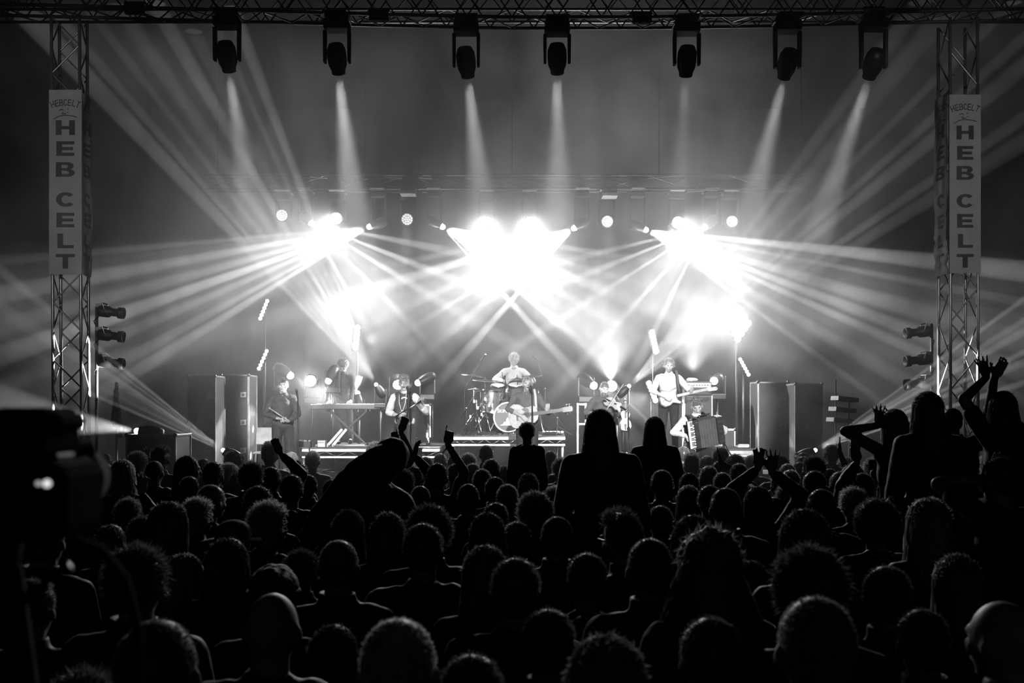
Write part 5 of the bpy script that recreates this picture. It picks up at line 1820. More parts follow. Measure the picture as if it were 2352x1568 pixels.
# x, y of the crown, head width in the photograph, hair, shade, clothes, tone, heading, label
CROWD = [
    (202, 1028, 42, 'buzz', 'dark', 'jacket', 'k', -15, 'bald-looking crowd member half behind the left tower foot, right of the video camera hood'),
    (141, 1031, 35, 'short', 'dark', 'jacket', 'k', 5, 'short-haired crowd member just under the lens hood of the video camera'),
    (240, 1040, 24, 'short', 'dark', 'jacket', 'k', 0, 'small dark head between the tower foot and the case with the glaring lamp'),
    (243, 1063, 32, 'buzz', 'dark', 'tee', 'k', 0, 'shaven head peeping out right of the video camera body'),
    (279, 1055, 50, 'bob', 'blond', 'ftee', 'k', -10, 'crowd member with chin-length pale hair beside the video camera'),
    (312, 1035, 36, 'curly', 'brown', 'jacket', 'k', 8, 'curly-headed crowd member in front of the low case with the glaring lamp'),
    (366, 1017, 38, 'quiff', 'dark', 'jacket', 'g', -6, 'tall dim crowd member with a tuft of hair, right of the low black case'),
    (319, 1087, 36, 'short', 'brown', 'tee', 'k', 50, 'crowd member turning sideways above the splayed raised hand'),
    (351, 1055, 42, 'buzz', 'dark', 'collar', 'k', 0, 'close-cropped person in a collared jacket left of the long-haired profile'),
    (420, 1046, 42, 'long', 'dark', 'ftee', 'k', 55, 'long-haired crowd member seen nearly in profile below the labelled flight case'),
    (428, 1082, 40, 'fringe', 'dark', 'jacket', 'k', 20, 'dark balding head right below the long-haired profile'),
    (465, 1052, 34, 'short', 'brown', 'jacket', 'k', 0, 'short-haired head between the long-haired profile and the pair by the headphones'),
    (486, 1059, 44, 'short', 'dark', 'jacket', 'k', 5, 'dark head with an ear lit, left of the curly lit face'),
    (518, 1062, 36, 'curly', 'blond', 'ftee', 'k', 40, 'pale curly-haired crowd member lit from the right below the headphones'),
    (437, 1093, 46, 'short', 'dark', 'jacket', 'k', -25, 'short-haired crowd member right above the ponytailed one'),
    (573, 1056, 46, 'messy', 'dark', 'jacket', 'k', 0, 'tousled crowd member right of the person with headphones'),
    (587, 1101, 42, 'short', 'blond', 'jacket', 'k', 0, 'grey-haired head in front of the tousled crowd member'),
    (592, 1115, 68, 'short', 'dark', 'jacket', 'k', -8, 'large smooth dark head behind the grey curly profile'),
    (474, 1111, 58, 'ponytail', 'brown', 'ftee', 'k', 35, 'crowd member with tied-back hair falling lit on one side'),
    (442, 1137, 56, 'messy', 'blond', 'jacket', 'k', 40, 'pale short-haired person resting a hand on the chin'),
    (289, 1139, 50, 'messy', 'brown', 'jacket', 'k', 12, 'tousled head right of the video camera body, nearer than the pale bob'),
    (375, 1153, 80, 'long', 'brown', 'fjacket', 'k', 15, 'long brown-haired person in the left part of the crowd with lit locks'),
    (248, 1206, 60, 'longwave', 'brown', 'ftee', 'k', 0, 'wavy-haired person mostly hidden by the video camera'),
    (305, 1242, 122, 'messy', 'dark', 'jacket', 'k', 0, 'large dark tousled head between the video camera and the pale long hair'),
    (413, 1273, 76, 'longwave', 'blond', 'fjacket', 'k', 12, 'pale long-haired person with bright lit locks in the lower left'),
    (513, 1238, 88, 'bob', 'dark', 'hoodie', 'k', 5, 'dark bobbed hair and hood right of the pale long-haired person'),
    (603, 1144, 70, 'messy', 'blond', 'collar', 'k', 42, 'grey-haired person turning right with lit face edge, left of centre'),
    (612, 1348, 138, None, 'dark', 'collar', 'k', 5, 'bald person with a shining crown in the lower left'),
    (345, 1416, 195, 'buzz', 'dark', 'jacket', 'k', 0, 'very near blurred round head at the bottom left'),
    (180, 1531, 150, 'messy', 'dark', 'jacket', 'k', 0, 'blurred head just rising over the bottom edge at far left'),
    (668, 1037, 26, 'short', 'brown', 'tee', 'k', 0, 'small head behind the earringed crowd member'),
    (683, 1041, 42, 'bun', 'dark', 'ftee', 'k', 25, 'crowd member with pinned-up hair beside the straight microphone stand'),
    (716, 1034, 34, 'short', 'blond', 'tee', 'k', 0, 'pale-haired head just left of the leaning hooded figure'),
    (666, 1089, 52, 'short', 'dark', 'hoodie', 'k', 8, 'large-eared person in a hooded coat left of the leaning figure'),
    (706, 1089, 40, 'short', 'dark', 'jacket', 'k', 0, 'dark head between the hooded coat and the leaning figure'),
    (858, 1013, 30, 'curly', 'brown', 'tee', 'k', 35, 'curly head right beside the hood of the leaning figure'),
    (905, 1045, 32, 'bob', 'dark', 'ftee', 'k', 0, 'dark head under the two crossing raised arms'),
    (1010, 1040, 30, 'short', 'blond', 'tee', 'k', 0, 'thin-haired lit head left of the arm with the wristband'),
    (1043, 1043, 32, 'short', 'dark', 'tee', 'k', 0, 'dark head right of the arm with the wristband'),
    (1073, 1037, 34, 'messy', 'blond', 'tee', 'k', 10, 'pale tousled head with a bright rim left of the dim person by the stage'),
    (1117, 1021, 28, 'short', 'brown', 'jacket', 'g', 0, 'dim person standing right against the stage under the drum riser'),
    (1044, 1064, 38, 'short', 'dark', 'tee', 'k', 0, 'dark flat-topped head below the pale tousled head'),
    (980, 1048, 28, 'short', 'brown', 'tee', 'k', -20, 'small head behind the clawed raised hand'),
    (1085, 1063, 36, 'short', 'brown', 'tee', 'k', 0, 'rim-lit head below the dim person by the stage, left one of two'),
    (1128, 1053, 38, 'short', 'brown', 'jacket', 'k', 0, 'rim-lit round head straight below the dim person by the stage'),
    (1106, 1076, 40, 'short', 'brown', 'jacket', 'k', 4, 'rim-lit head with ears below the two under the drum riser'),
    (1158, 1068, 38, 'curly', 'brown', 'tee', 'k', 0, 'curly rim-lit head left of the boy on shoulders'),
    (1138, 1094, 42, 'short', 'dark', 'jacket', 'k', -10, 'dark head below the curly rim-lit one'),
    (1070, 1099, 26, 'short', 'blond', 'tee', 'k', 0, 'pale top of a head peeping over a large-eared one'),
    (1076, 1107, 54, 'buzz', 'dark', 'collar', 'k', 0, 'large close-cropped head with ears out, left of centre'),
    (965, 1112, 52, 'buzz', 'brown', 'jacket', 'k', 0, 'smooth round head under the clawed raised hand'),
    (857, 1132, 52, 'fringe', 'dark', 'jacket', 'k', 0, 'balding dark head right of the leaning hooded figure'),
    (848, 1080, 34, 'long', 'dark', 'ftee', 'g', 30, 'long-haired person in a grey top close beside the leaning figure'),
    (1166, 1111, 50, 'short', 'brown', 'tee', 'g', 0, 'rim-lit head and ears of a person in a grey top left of centre'),
    (1134, 1153, 48, 'short', 'dark', 'jacket', 'k', 25, 'dark head low between two rim-lit ones left of centre'),
    (797, 1171, 68, 'long', 'brown', 'ftee', 'g', 0, 'long straight-haired person below the leaning hooded figure'),
    (890, 1177, 68, 'bob', 'brown', 'fjacket', 'k', 0, 'smooth bobbed head right of the long straight-haired person'),
    (986, 1157, 80, 'curly', 'dark', 'jacket', 'k', 0, 'large curly dark head left of centre'),
    (971, 1201, 86, 'short', 'dark', 'collar', 'k', 0, 'large-eared person in an open-collared jacket'),
    (774, 1235, 96, 'buzz', 'brown', 'jacket', 'k', 0, 'large shaven head with a soft rim in the left half'),
    (842, 1230, 66, 'long', 'dark', 'fjacket', 'k', 0, 'dark long-haired head right behind the large shaven one'),
    (688, 1257, 70, 'messy', 'dark', 'jacket', 'k', 0, 'dark head with lit spikes of hair left of the large shaven one'),
    (1120, 1178, 74, 'bob', 'dark', 'fjacket', 'k', 0, 'dark bobbed head in the centre, left of the smooth head'),
    (1115, 1255, 92, 'long', 'brown', 'fjacket', 'k', 0, 'long-haired person with pale sheen low in the centre'),
    (1186, 1197, 70, 'short', 'brown', 'jacket', 'k', 0, 'smooth head in the centre right of the dark bobbed head'),
    (1182, 1281, 92, 'short', 'dark', 'collar', 'k', 0, 'near dark person in a jacket low in the centre'),
    (1198, 1069, 38, 'short', 'brown', 'tee', 'k', 0, 'rim-lit head right below the boy on shoulders, left one'),
    (1215, 1086, 40, 'bob', 'blond', 'ftee', 'k', 0, 'pale bobbed head below the boy on shoulders'),
    (1203, 1099, 38, 'short', 'dark', 'jacket', 'k', 0, 'dark head in front of the pale bobbed one below the boy'),
    (1238, 1085, 28, 'short', 'brown', 'tee', 'k', 0, 'small head right below the boy on shoulders'),
    (1264, 1034, 26, 'short', 'brown', 'jacket', 'g', 0, 'dim person near the stage just right of the boy on shoulders'),
    (1287, 1048, 36, 'messy', 'brown', 'tee', 'k', 20, 'tousled head against the left arm of the tall long-haired figure'),
    (1270, 1087, 32, 'short', 'brown', 'tee', 'k', 0, 'rim-lit head left of the elbow of the tall long-haired figure'),
    (1272, 1112, 40, 'messy', 'blond', 'tee', 'k', 15, 'pale tousled head below the elbow of the tall long-haired figure'),
    (1230, 1127, 66, 'curly', 'brown', 'jacket', 'k', 0, 'curly rim-lit head directly below the boy on shoulders'),
    (1445, 1063, 28, 'long', 'brown', 'ftee', 'k', 0, 'lit long hair in the gap between the two long-haired figures'),
    (1482, 1081, 40, 'fringe', 'dark', 'jacket', 'k', 0, 'smooth bald head below the smaller long-haired figure'),
    (1458, 1096, 34, 'curly', 'blond', 'tee', 'k', 0, 'pale curly head between the two long-haired figures'),
    (1522, 1078, 50, 'short', 'dark', 'collar', 'k', 0, 'broad person in a collared jacket below the smaller long-haired figure'),
    (1446, 1127, 36, 'short', 'brown', 'jacket', 'k', 0, 'head right beside the hip of the tall long-haired figure'),
    (1492, 1115, 28, 'short', 'dark', 'jacket', 'k', 40, 'small dark head left of the broad collared person'),
    (1571, 1022, 30, 'buzz', 'dark', 'jacket', 'k', 0, 'dark head close to the stage under the accordion player'),
    (1590, 1036, 36, 'quiff', 'brown', 'collar', 'k', 0, 'head with brushed-up hair under the accordion keys'),
    (1553, 1040, 22, 'short', 'dark', 'tee', 'k', 0, 'small head right of the smaller long-haired figure'),
    (1622, 1045, 30, 'short', 'dark', 'tee', 'k', 20, 'low head below the bellows of the accordion'),
    (1657, 1025, 34, 'short', 'dark', 'jacket', 'k', 0, 'dark round head in front of the small pale platform'),
    (1691, 1040, 34, 'messy', 'dark', 'jacket', 'k', 0, 'tousled dark head right of the small pale platform front'),
    (1727, 1044, 34, 'short', 'brown', 'jacket', 'k', 0, 'head at the right corner of the small pale platform'),
    (1653, 1057, 34, 'short', 'dark', 'jacket', 'k', 10, 'dark head below the round one at the pale platform'),
    (1699, 1063, 40, 'short', 'brown', 'jacket', 'k', 0, 'rim-lit head below the tousled one at the pale platform'),
    (1661, 1084, 38, 'short', 'brown', 'jacket', 'k', 0, 'head with short lit hair right of the long pale hair'),
    (1584, 1085, 46, 'short', 'dark', 'jacket', 'k', 0, 'dark head left of the long pale hair'),
    (1583, 1115, 50, 'long', 'blond', 'ftee', 'g', 0, 'long pale-haired person with glowing locks right of the collared person'),
    (1628, 1113, 42, 'short', 'dark', 'collar', 'k', 25, 'dark head right of the glowing pale locks'),
    (1670, 1115, 74, 'buzz', 'dark', 'jacket', 'k', 0, 'large dark cropped head right of centre'),
    (1716, 1106, 46, 'messy', 'blond', 'tee', 'k', -20, 'pale wild-haired head below the raised clapping hands'),
    (1517, 1160, 58, 'short', 'dark', 'jacket', 'k', 10, 'dark head behind the person with glasses'),
    (1444, 1158, 88, 'quiff', 'dark', 'jacket', 'k', -35, 'person with glasses glinting, facing left in the middle'),
    (1280, 1181, 78, 'buzz', 'dark', 'jacket', 'k', 0, 'large-eared cropped head right of centre'),
    (1335, 1189, 60, 'short', 'dark', 'jacket', 'k', 60, 'person in profile right of the large-eared cropped head'),
    (1228, 1253, 42, 'bun', 'blond', 'ftee', 'k', -20, 'pale bunched hair at the shoulder of the large-eared cropped head'),
    (1497, 1230, 110, 'buzz', 'dark', 'jacket', 'k', 0, 'very large cropped head and broad back right of centre'),
    (1597, 1185, 88, 'long', 'dark', 'fjacket', 'k', 0, 'long-haired person behind the bushy-haired one'),
    (1637, 1199, 112, 'bush', 'brown', 'fjacket', 'k', 0, 'person with very bushy long hair right of centre'),
    (1793, 1044, 36, 'curly', 'dark', 'jacket', 'k', 0, 'curly dark head alone against the dim right deck'),
    (1847, 1036, 30, 'buzz', 'dark', 'jacket', 'k', 0, 'small dark head at the foot of the right-hand rays'),
    (1846, 1047, 30, 'short', 'brown', 'jacket', 'k', 0, 'head right below the one at the foot of the right-hand rays'),
    (1877, 1043, 42, 'messy', 'dark', 'jacket', 'k', -40, 'broad tousled head facing left, left of the raised flat hand'),
    (1838, 1060, 32, 'short', 'dark', 'jacket', 'k', 0, 'dark head left of the broad tousled one'),
    (1811, 1064, 28, 'short', 'blond', 'jacket', 'k', 0, 'pale small head right of the curly dark one'),
    (1789, 1062, 30, 'short', 'dark', 'jacket', 'k', 0, 'low dark head directly beneath the curly dark one'),
    (1818, 1078, 34, 'short', 'blond', 'jacket', 'k', 0, 'pale short-haired head in the fourth row of the right block'),
    (1797, 1086, 44, 'short', 'brown', 'jacket', 'k', -10, 'head with a lit left edge above the cap with a strap'),
    (1815, 1107, 46, 'curly', 'brown', 'jacket', 'k', 0, 'rim-lit curly head right above the cap with a strap'),
    (1877, 1080, 46, 'short', 'dark', 'jacket', 'k', -20, 'dark head with a lit ear right of the rim-lit curly one'),
    (1855, 1119, 34, 'long', 'brown', 'ftee', 'k', 0, 'narrow long-haired head left of the large dark one'),
    (1911, 1020, 28, 'short', 'dark', 'jacket', 'k', 0, 'tall dark head right next to the raised flat hand'),
    (1933, 1082, 46, 'short', 'brown', 'jacket', 'k', 0, 'flat-topped rim-lit head under the raised cup'),
    (1963, 1065, 46, 'curly', 'blond', 'tee', 'k', 0, 'pale curly head right below the raised cup'),
    (1944, 1048, 26, 'curly', 'brown', 'tee', 'k', 0, 'small head between the raised flat hand and the cup'),
    (1966, 1114, 54, 'messy', 'blond', 'tee', 'g', -10, 'person in a striped top with spiky pale hair'),
    (1891, 1118, 68, 'buzz', 'dark', 'hoodie', 'k', 0, 'large dark close-cropped head right of the cap with a strap'),
    (2018, 1140, 72, 'afro', 'dark', 'hoodie', 'k', 0, 'round bushy dark head in a hooded top at right'),
    (1855, 1171, 104, 'long', 'dark', 'ftee', 'k', 0, 'large long dark-haired head with a lit left side'),
    (2063, 1138, 54, 'long', 'dark', 'ftee', 'k', 0, 'dark long-haired head right of the round bushy one'),
    (1868, 1252, 130, 'curly', 'dark', 'jacket', 'k', 0, 'very large dark curly head low at right'),
    (2143, 1144, 88, 'longwave', 'blond', 'fjacket', 'k', -10, 'long pale-haired person with glowing left locks at right'),
    (2177, 1086, 60, 'short', 'dark', 'jacket', 'k', 0, 'dark head directly below the tallest figure at right'),
    (2062, 1092, 34, 'messy', 'blond', 'tee', 'k', 0, 'pale head under the bare-armed woman'),
    (2092, 1095, 30, 'short', 'brown', 'tee', 'k', 0, 'rim-lit head at the hip of the tallest figure'),
    (2005, 1047, 36, 'messy', 'blond', 'tee', 'k', 20, 'pale-haired person behind the raised phone'),
    (2277, 1041, 36, 'curly', 'blond', 'tee', 'k', -20, 'pale curly head left of the person shading their eyes'),
    (2210, 1275, 96, 'long', 'brown', 'fjacket', 'k', 0, 'long-haired person with one bright lock low at right'),
    (2345, 1114, 48, 'bob', 'blond', 'ftee', 'k', 0, 'pale hair cut off by the right edge'),
    (2255, 1131, 44, 'short', 'dark', 'jacket', 'k', 0, 'dark head under the raised elbow at right'),
    (2345, 1365, 150, None, 'dark', 'jacket', 'k', -30, 'bald near head cut off by the right edge'),
    (1888, 1363, 186, 'buzz', 'brown', 'jacket', 'k', 0, 'very near blurred round head at the bottom right'),
    (910, 1414, 190, 'buzz', 'blond', 'jacket', 'k', 0, 'very near blurred round head at the bottom, left of centre'),
    (1080, 1506, 160, 'short', 'dark', 'jacket', 'k', 0, 'blurred dark head rising over the bottom edge near the centre'),
    (1396, 1466, 165, 'bob', 'brown', 'jacket', 'k', 0, 'blurred near head at the bottom edge right of centre'),
    (545, 1085, 36, 'long', 'dark', 'ftee', 'k', 0, 'dark hair in the gap below the person with headphones'),
    (760, 1100, 40, 'short', 'dark', 'jacket', 'k', 0, 'dark head under the front of the leaning hooded figure'),
    (1350, 1270, 84, 'short', 'dark', 'hoodie', 'k', 0, 'dark hooded back between the profile and the very large cropped head'),
    (1730, 1290, 96, 'long', 'dark', 'fjacket', 'k', 0, 'dark long-haired back left of the very large curly head'),
    (2045, 1300, 100, 'short', 'dark', 'jacket', 'k', 0, 'dark back between the curly head and the bright lock'),
    (1260, 1400, 120, 'short', 'dark', 'jacket', 'k', 0, 'shadowy near back at the bottom centre'),
    (1640, 1420, 140, 'short', 'dark', 'jacket', 'k', 0, 'shadowy near back at the bottom between two blurred heads'),
    (760, 1440, 120, 'long', 'dark', 'jacket', 'k', 0, 'shadowy near back right of the bald shining crown'),
    (90, 1180, 90, 'short', 'dark', 'jacket', 'k', 0, 'dark head hidden behind the video camera body'),
    (60, 1330, 110, 'short', 'dark', 'jacket', 'k', 0, 'dark person in a ridged sleeve jacket under the video camera'),
    (2130, 1400, 130, 'short', 'dark', 'jacket', 'k', 0, 'shadowy near back in the lower right corner'),
]
used = []


def place(px, ytop, wpx):
    d0 = ground(px, ytop, wpx)[0]
    best = None
    for f_ in (1, .95, 1.05, .9, 1.1, .86, 1.15, .82, 1.2):       # nobody stands inside a neighbour
        d = min(12.95, d0 * f_)
        x = (px - 1176) * d / FOC
        gap = min([math.hypot(x - a, (d - b) * 1.3) for a, b in used] + [9])
        if best is None or gap > best[0]:
            best = (gap, d, x)
        if gap > .44:
            break
    _, d, x = best
    used.append((x, d))
    return V((x, d, 0)), (EYE - (ytop - HORIZON) * d / FOC) / 1.755


rng = random.Random(3)
for (x, y, wpx, hs, shade, kind, tone, yaw, lab) in CROWD:
    p, k = place(x, y, wpx)
    r = body(kind)
    rz = R(-yaw + rng.uniform(-5, 5))
    tall = {'curly': .985, 'afro': .972, 'quiff': .975, 'messy': .985, 'bun': .95, 'bush': .985}.get(hs, 1.)
    root = assemble(r, 'person: ' + lab if False else lab, p, rz, k * tall, 'people in the crowd', (hs, shade) if hs else None, tm=M[TOPM[tone]] if TOPM[tone] else None,
                    topname={'jacket': 'jacket', 'hoodie': 'hooded_top', 'tee': 'shirt', 'ftee': 'shirt', 'fjacket': 'jacket', 'collar': 'jacket'}[kind])
    if 'headphones' in lab and False:
        pass
    if lab.startswith('person with glasses'):
        for s in (-1, 1):
            ob('spectacle_lens', MB().lathe([(.018, 0), (.022, 0), (.022, .003), (.018, .003), (.018, 0)], r['hc'] + V((s * .032, .108, .0)), rot3(90, 0, 0), 16), root, M['steel'])
            ob('temple_arm', MB().cyl(r['hc'] + V((s * .055, .108, .004)), r['hc'] + V((s * .085, .0, .004)), .0025), root, M['key_black'])


def raiser(px, ytop, wpx, hs, shade, lab, base=None, tone='k', yaw=0, z_lift=0., dpose=None, wrists=None, hands=None, scale=None, d=None, topname='jacket', tpx=None):
    """a crowd member with a pose of their own; wrists = {'r': (px, py, depth offset)}"""
    if d is None:
        p, k = place(px, ytop, wpx)
    else:
        p, k = V(((px - 1176) * d / FOC, d, z_lift)), scale
    pose = dict(base or dict(top='jacket', bulk=.008))
    pose['bare'] = False
    if dpose:
        pose.update(dpose)
    m = Matrix.Rotation(R(-yaw), 3, 'Z').transposed()
    for s, (wx, wy, dd) in (wrists or {}).items():
        pose['w' + s] = (m @ (at(wx, wy, p.y + dd) - p)) / k
        sg = 1 if s == 'r' else -1
        pose.setdefault('e' + s, (sg * .9, -.25, -.45))
        hd = (hands or {}).get(s, ((0, .1, 1), (0, 1, 0), 'open'))
        pose['h' + s] = (m @ V(hd[0]), m @ V(hd[1]), hd[2])
    r = make(pose, M['jacket'] if tone == 'k' else M[TOPM[tone]], M['trousers'], M['skin_dark'], .0098, .017)
    root = assemble(r, lab, p, R(-yaw), k, 'people in the crowd', (hs, shade) if hs else None, topname=topname)
    return root, r, p, k, pose


raiser(950, 1070, 40, 'short', 'dark', 'person pointing one finger up at the feet of the singer in the waistcoat', wrists={'l': (911, 1004, -.05)}, hands={'l': ((-.25, 0, 1), (0, 1, 0), 'point')}, dpose=dict(sleeve='short', top='tee'), topname='shirt')
raiser(871, 1032, 42, 'curly', 'brown', 'curly rim-lit person raising a bare arm across the waistcoat singer', wrists={'r': (921, 992, .0)}, hands={'r': ((.3, .2, 1), (0, 1, 0), 'relaxed')}, dpose=dict(sleeve='short', top='tee'), topname='shirt')
raiser(925, 1080, 44, 'messy', 'dark', 'person raising a dark sleeved arm ending in a clawed hand', wrists={'r': (952, 1046, -.05)}, hands={'r': ((.2, .1, 1), (.8, .5, 0), 'claw')})
_, r_, p_, k_, po_ = raiser(1004, 1062, 42, 'short', 'dark', 'person raising a bare arm with a wristband and one pointing finger', wrists={'r': (1029, 1022, -.05)}, hands={'r': ((.12, 0, 1), (0, 1, 0), 'point')}, dpose=dict(sleeve='short', top='tee', er=(.5, -.2, -1)), topname='shirt')
wb = ob('wristband', MB().lathe([(.033, -.012), (.037, -.012), (.037, .012), (.033, .012), (.033, -.012)], p_ + r_['joints']['r'][2].lerp(r_['joints']['r'][1], .12) * k_, None, 16).tube([p_ + r_['joints']['r'][2].lerp(r_['joints']['r'][1], .12) * k_ + V((-.03, -.01, 0)), p_ + r_['joints']['r'][2].lerp(r_['joints']['r'][1], .12) * k_ + V((-.06, -.01, -.04)), p_ + r_['joints']['r'][2].lerp(r_['joints']['r'][1], .12) * k_ + V((-.055, -.01, -.08))], .004), m=M['rubber'])
tag(wb, 'dark wristband with a loose end on the pointing bare arm', 'wristband')
raiser(620, 1071, 42, 'short', 'dark', 'person with a raised arm bent beside a taller quiffed head', wrists={'r': (645, 1042, -.05)}, hands={'r': ((-.5, .1, 1), (0, 1, 0), 'relaxed')}, dpose=dict(er=(.7, 0, -1)))
raiser(618, 1018, 38, 'quiff', 'dark', 'quiffed dark head close behind the man in the dark shirt')
_, r_, p_, k_, po_ = raiser(530, 1034, 42, 'short', 'brown', 'person wearing headphones at the foot of the left-hand rays', yaw=20)
hp = thing('headphones', 'headphones on the head at the foot of the left-hand rays', 'headphones', p_ + (Matrix.Rotation(R(-20), 3, 'Z') @ r_['hc']) * k_, R(-20))
ob('headband', MB().tube([V((.098 * math.cos(a), 0, .128 * math.sin(a))) for a in [PI * i / 10 for i in range(11)]], .009), hp, M['plastic'], smooth=True)
for s in (-1, 1):
    ob('ear_cup', MB().cyl((s * .084, 0, -.01), (s * .118, 0, -.01), .038, .032, 16), hp, M['plastic'], smooth=True)
raiser(1908, 1075, 38, 'short', 'dark', 'person holding one flat hand straight up right of the rays', wrists={'r': (1928, 1036, -.05)}, hands={'r': ((.05, 0, 1), (-1, .3, 0), 'flat')}, dpose=dict(sleeve='short', top='tee', er=(.3, -.2, -1)), topname='shirt')
_, r_, p_, k_, po_ = raiser(1984, 1085, 46, 'short', 'dark', 'dark-haired person holding up the pale cup', wrists={'l': (1968, 1062, -.05)}, hands={'l': ((-.1, .1, 1), (.2, .9, 0), 'grip')}, dpose=dict(el=(-.5, -.2, -1)))
wr_ = p_ + r_['joints']['l'][2] * k_
cp = ob('cup', MB().lathe([(0, 0), (.033, 0), (.046, .14), (.0445, .14), (.031, .005), (0, .005)], (0, 0, 0), rot3(0, 4, 0), 28), m=M['cup'], loc=wr_ + V((.0, .045, .06)), smooth=True)
tag(cp, 'pale plastic beer cup held above the crowd at right', 'cup')
_, r_, p_, k_, po_ = raiser(2042, 1104, 50, 'short', 'dark', 'dark-haired person filming with a phone held up at right', wrists={'l': (2006, 1106, .12), 'r': (2030, 1108, .12)}, hands={'l': ((0, .1, 1), (.8, .3, 0), 'grip'), 'r': ((0, .1, 1), (-.8, .3, 0), 'grip')})
pc = at(2007, 1077, p_.y + .17)
ph = thing('phone', 'phone held up upright above the crowd at right', 'phone', pc)
ob('case', MB().box((0, 0, 0), (.078, .009, .155)), ph, M['key_black'], bevel=.006)
ob('screen', MB().box((0, -.006, 0), (.07, .002, .145)), ph, M['screen'])
raiser(1745, 1118, 58, 'long', 'dark', 'dark person throwing both hands up left of the cap', base=dict(top='jacket', female=True, wide=.88), wrists={'l': (1741, 1075, .0), 'r': (1772, 1084, .05)}, hands={'l': ((.1, .1, 1), (0, 1, 0), 'claw'), 'r': ((.1, .1, 1), (0, 1, 0), 'open')}, dpose=dict(el=(-1, -.2, -.6)))
raiser(322, 1190, 54, 'messy', 'dark', 'dark person raising a splayed hand in front of the collared jacket', wrists={'r': (326, 1134, .05)}, hands={'r': ((.1, .0, 1), (0, 1, 0), 'open')})
raiser(2312, 1048, 74, 'short', 'dark', 'person in a dark top shading the eyes with one arm at far right', yaw=-20, wrists={'l': (2270, 1098, .12)}, hands={'l': ((.5, .1, .8), (0, 1, 0), 'flat')}, dpose=dict(sleeve='short', top='tee', el=(-1, -.3, -.9)), topname='shirt')
raiser(1630, 1070, 40, 'bob', 'blond', 'pale-haired person lifting one pale hand below the dark round head', wrists={'r': (1655, 1062, .0)}, hands={'r': ((-.2, .1, 1), (-1, .2, 0), 'flat')}, dpose=dict(sleeve='short', top='tee'), topname='shirt')
raiser(335, 1062, 30, 'short', 'dark', 'person with a small raised hand right of the curly head at left', wrists={'r': (338, 1054, .1)}, hands={'r': ((.0, .0, 1), (0, 1, 0), 'open')})
# cap with a strap, and a knitted hat
_, r_, p_, k_, po_ = raiser(1780, 1142, 58, 'short', 'dark', 'person wearing a backward cap at right')
cap_ = thing('cap', 'dark cap worn backwards showing its arched strap opening', 'cap', p_ + r_['hc'] * k_)
ob('crown', evaluated(MB().sph((0, -.008, .035), (.091, .108, .085)), 'crown', M['plastic'], .006, 1), cap_)
ob('strap', MB().tube([V((.036 * math.cos(a), -.114 + .012 * abs(math.cos(a)), .012 + .034 * math.sin(a))) for a in [PI * i / 8 for i in range(9)]] , .0035), cap_, M['case_edge'])
ob('brim', MB().prism([(-.06, 0), (.06, 0), (.05, .005), (-.05, .005)], .09, .15, (0, 0, .02)), cap_, M['plastic'], bevel=.003)
_, r_, p_, k_, po_ = raiser(622, 1302, 110, None, 'dark', 'person in a knitted hat behind the bald shining crown')
kh = thing('knitted_hat', 'slouchy dark knitted hat behind the bald shining crown', 'hat', p_ + r_['hc'] * k_)
ob('crown', evaluated(MB().sph((0, -.01, .045), (.092, .112, .085)).sph((0, -.07, .07), (.07, .06, .055)), 'crown', M['jacket_mid'], .007, 2, .006, 25), kh)
ob('cuff', MB().lathe([(.088, -.02), (.098, -.015), (.1, .015), (.09, .025), (.088, -.02)], (0, -.008, .015), Matrix.Diagonal((1, 1.16, 1)), 28), kh, M['jacket_mid'], smooth=True)
_, r_, p_, k_, po_ = raiser(530, 1192, 72, None, 'dark', 'person in a smooth pale hat left of the grey-haired person')
hh = thing('hat', 'smooth dull grey hat with a low crown in the left part of the crowd', 'hat', p_ + r_['hc'] * k_)
ob('crown', MB().sph((0, -.005, .045), (.094, .11, .075)), hh, M['jacket_light'], smooth=True)
ob('brim', MB().lathe([(.06, .0), (.14, -.012), (.14, -.016), (.06, -.006)], (0, 0, .03), Matrix.Diagonal((1, 1.1, 1)), 28), hh, M['jacket_light'], smooth=True)


# ------------------------------------------------------------------ people sitting on shoulders
def sitter(px, ytop, d, k, hs, shade, lab, pose=None, wrists=None, hands=None, tone='k', yaw=0, carrier=True, topname='jacket', clab='', base=None):
    zt = EYE - (ytop - HORIZON) * d / FOC
    pel = zt / k - .805
    ps = dict(pelvis=(0, 0, pel), kneer=(.15, .34, pel - .08), kneel=(-.15, .34, pel - .08), ankler=(.13, .3, pel - .5), anklel=(-.13, .3, pel - .5))
    ps.update(pose or {})
    out = raiser(px, ytop, 0, hs, shade, lab, base=base, tone=tone, yaw=yaw, d=d, scale=k, dpose=ps, wrists=wrists, hands=hands, topname=topname)
    if carrier:
        kc_ = (zt - .805 * k - .10) / 1.50
        assemble(body('jacket'), clab or 'carrier', V(((px - 1176) * d / FOC, d + .02, 0)), 0, kc_, 'people in the crowd', ('short', 'dark'))
    return out


# leaning hooded, long-haired figure left of centre
_, r_, p_, k_, po_ = sitter(790, 985, 6.4, 1.02, 'long', 'brown', 'long-haired person in a dark hooded coat leaning forward high above the crowd, left of centre',
                            dict(lean=12, side=24, nod=-22, turn=-25, top='hoodie', bulk=.035, wide=1.05, wr=(.2, .42, 1.1 + .35), er=(1, 0, -.5)), clab='person carrying the leaning hooded figure')
hd = ob('hood', evaluated(MB().sph((0, -.01, .03), (.112, .128, .125)).sph((0, -.06, -.08), (.105, .09, .12)).cap((0, -.07, -.05), (-.02, -.12, -.26), .1, .12), 'hood', M['jacket'], .009, 3, .006, 10), _, loc=r_['hc'])
hd.rotation_euler = r_['hq'].to_euler()
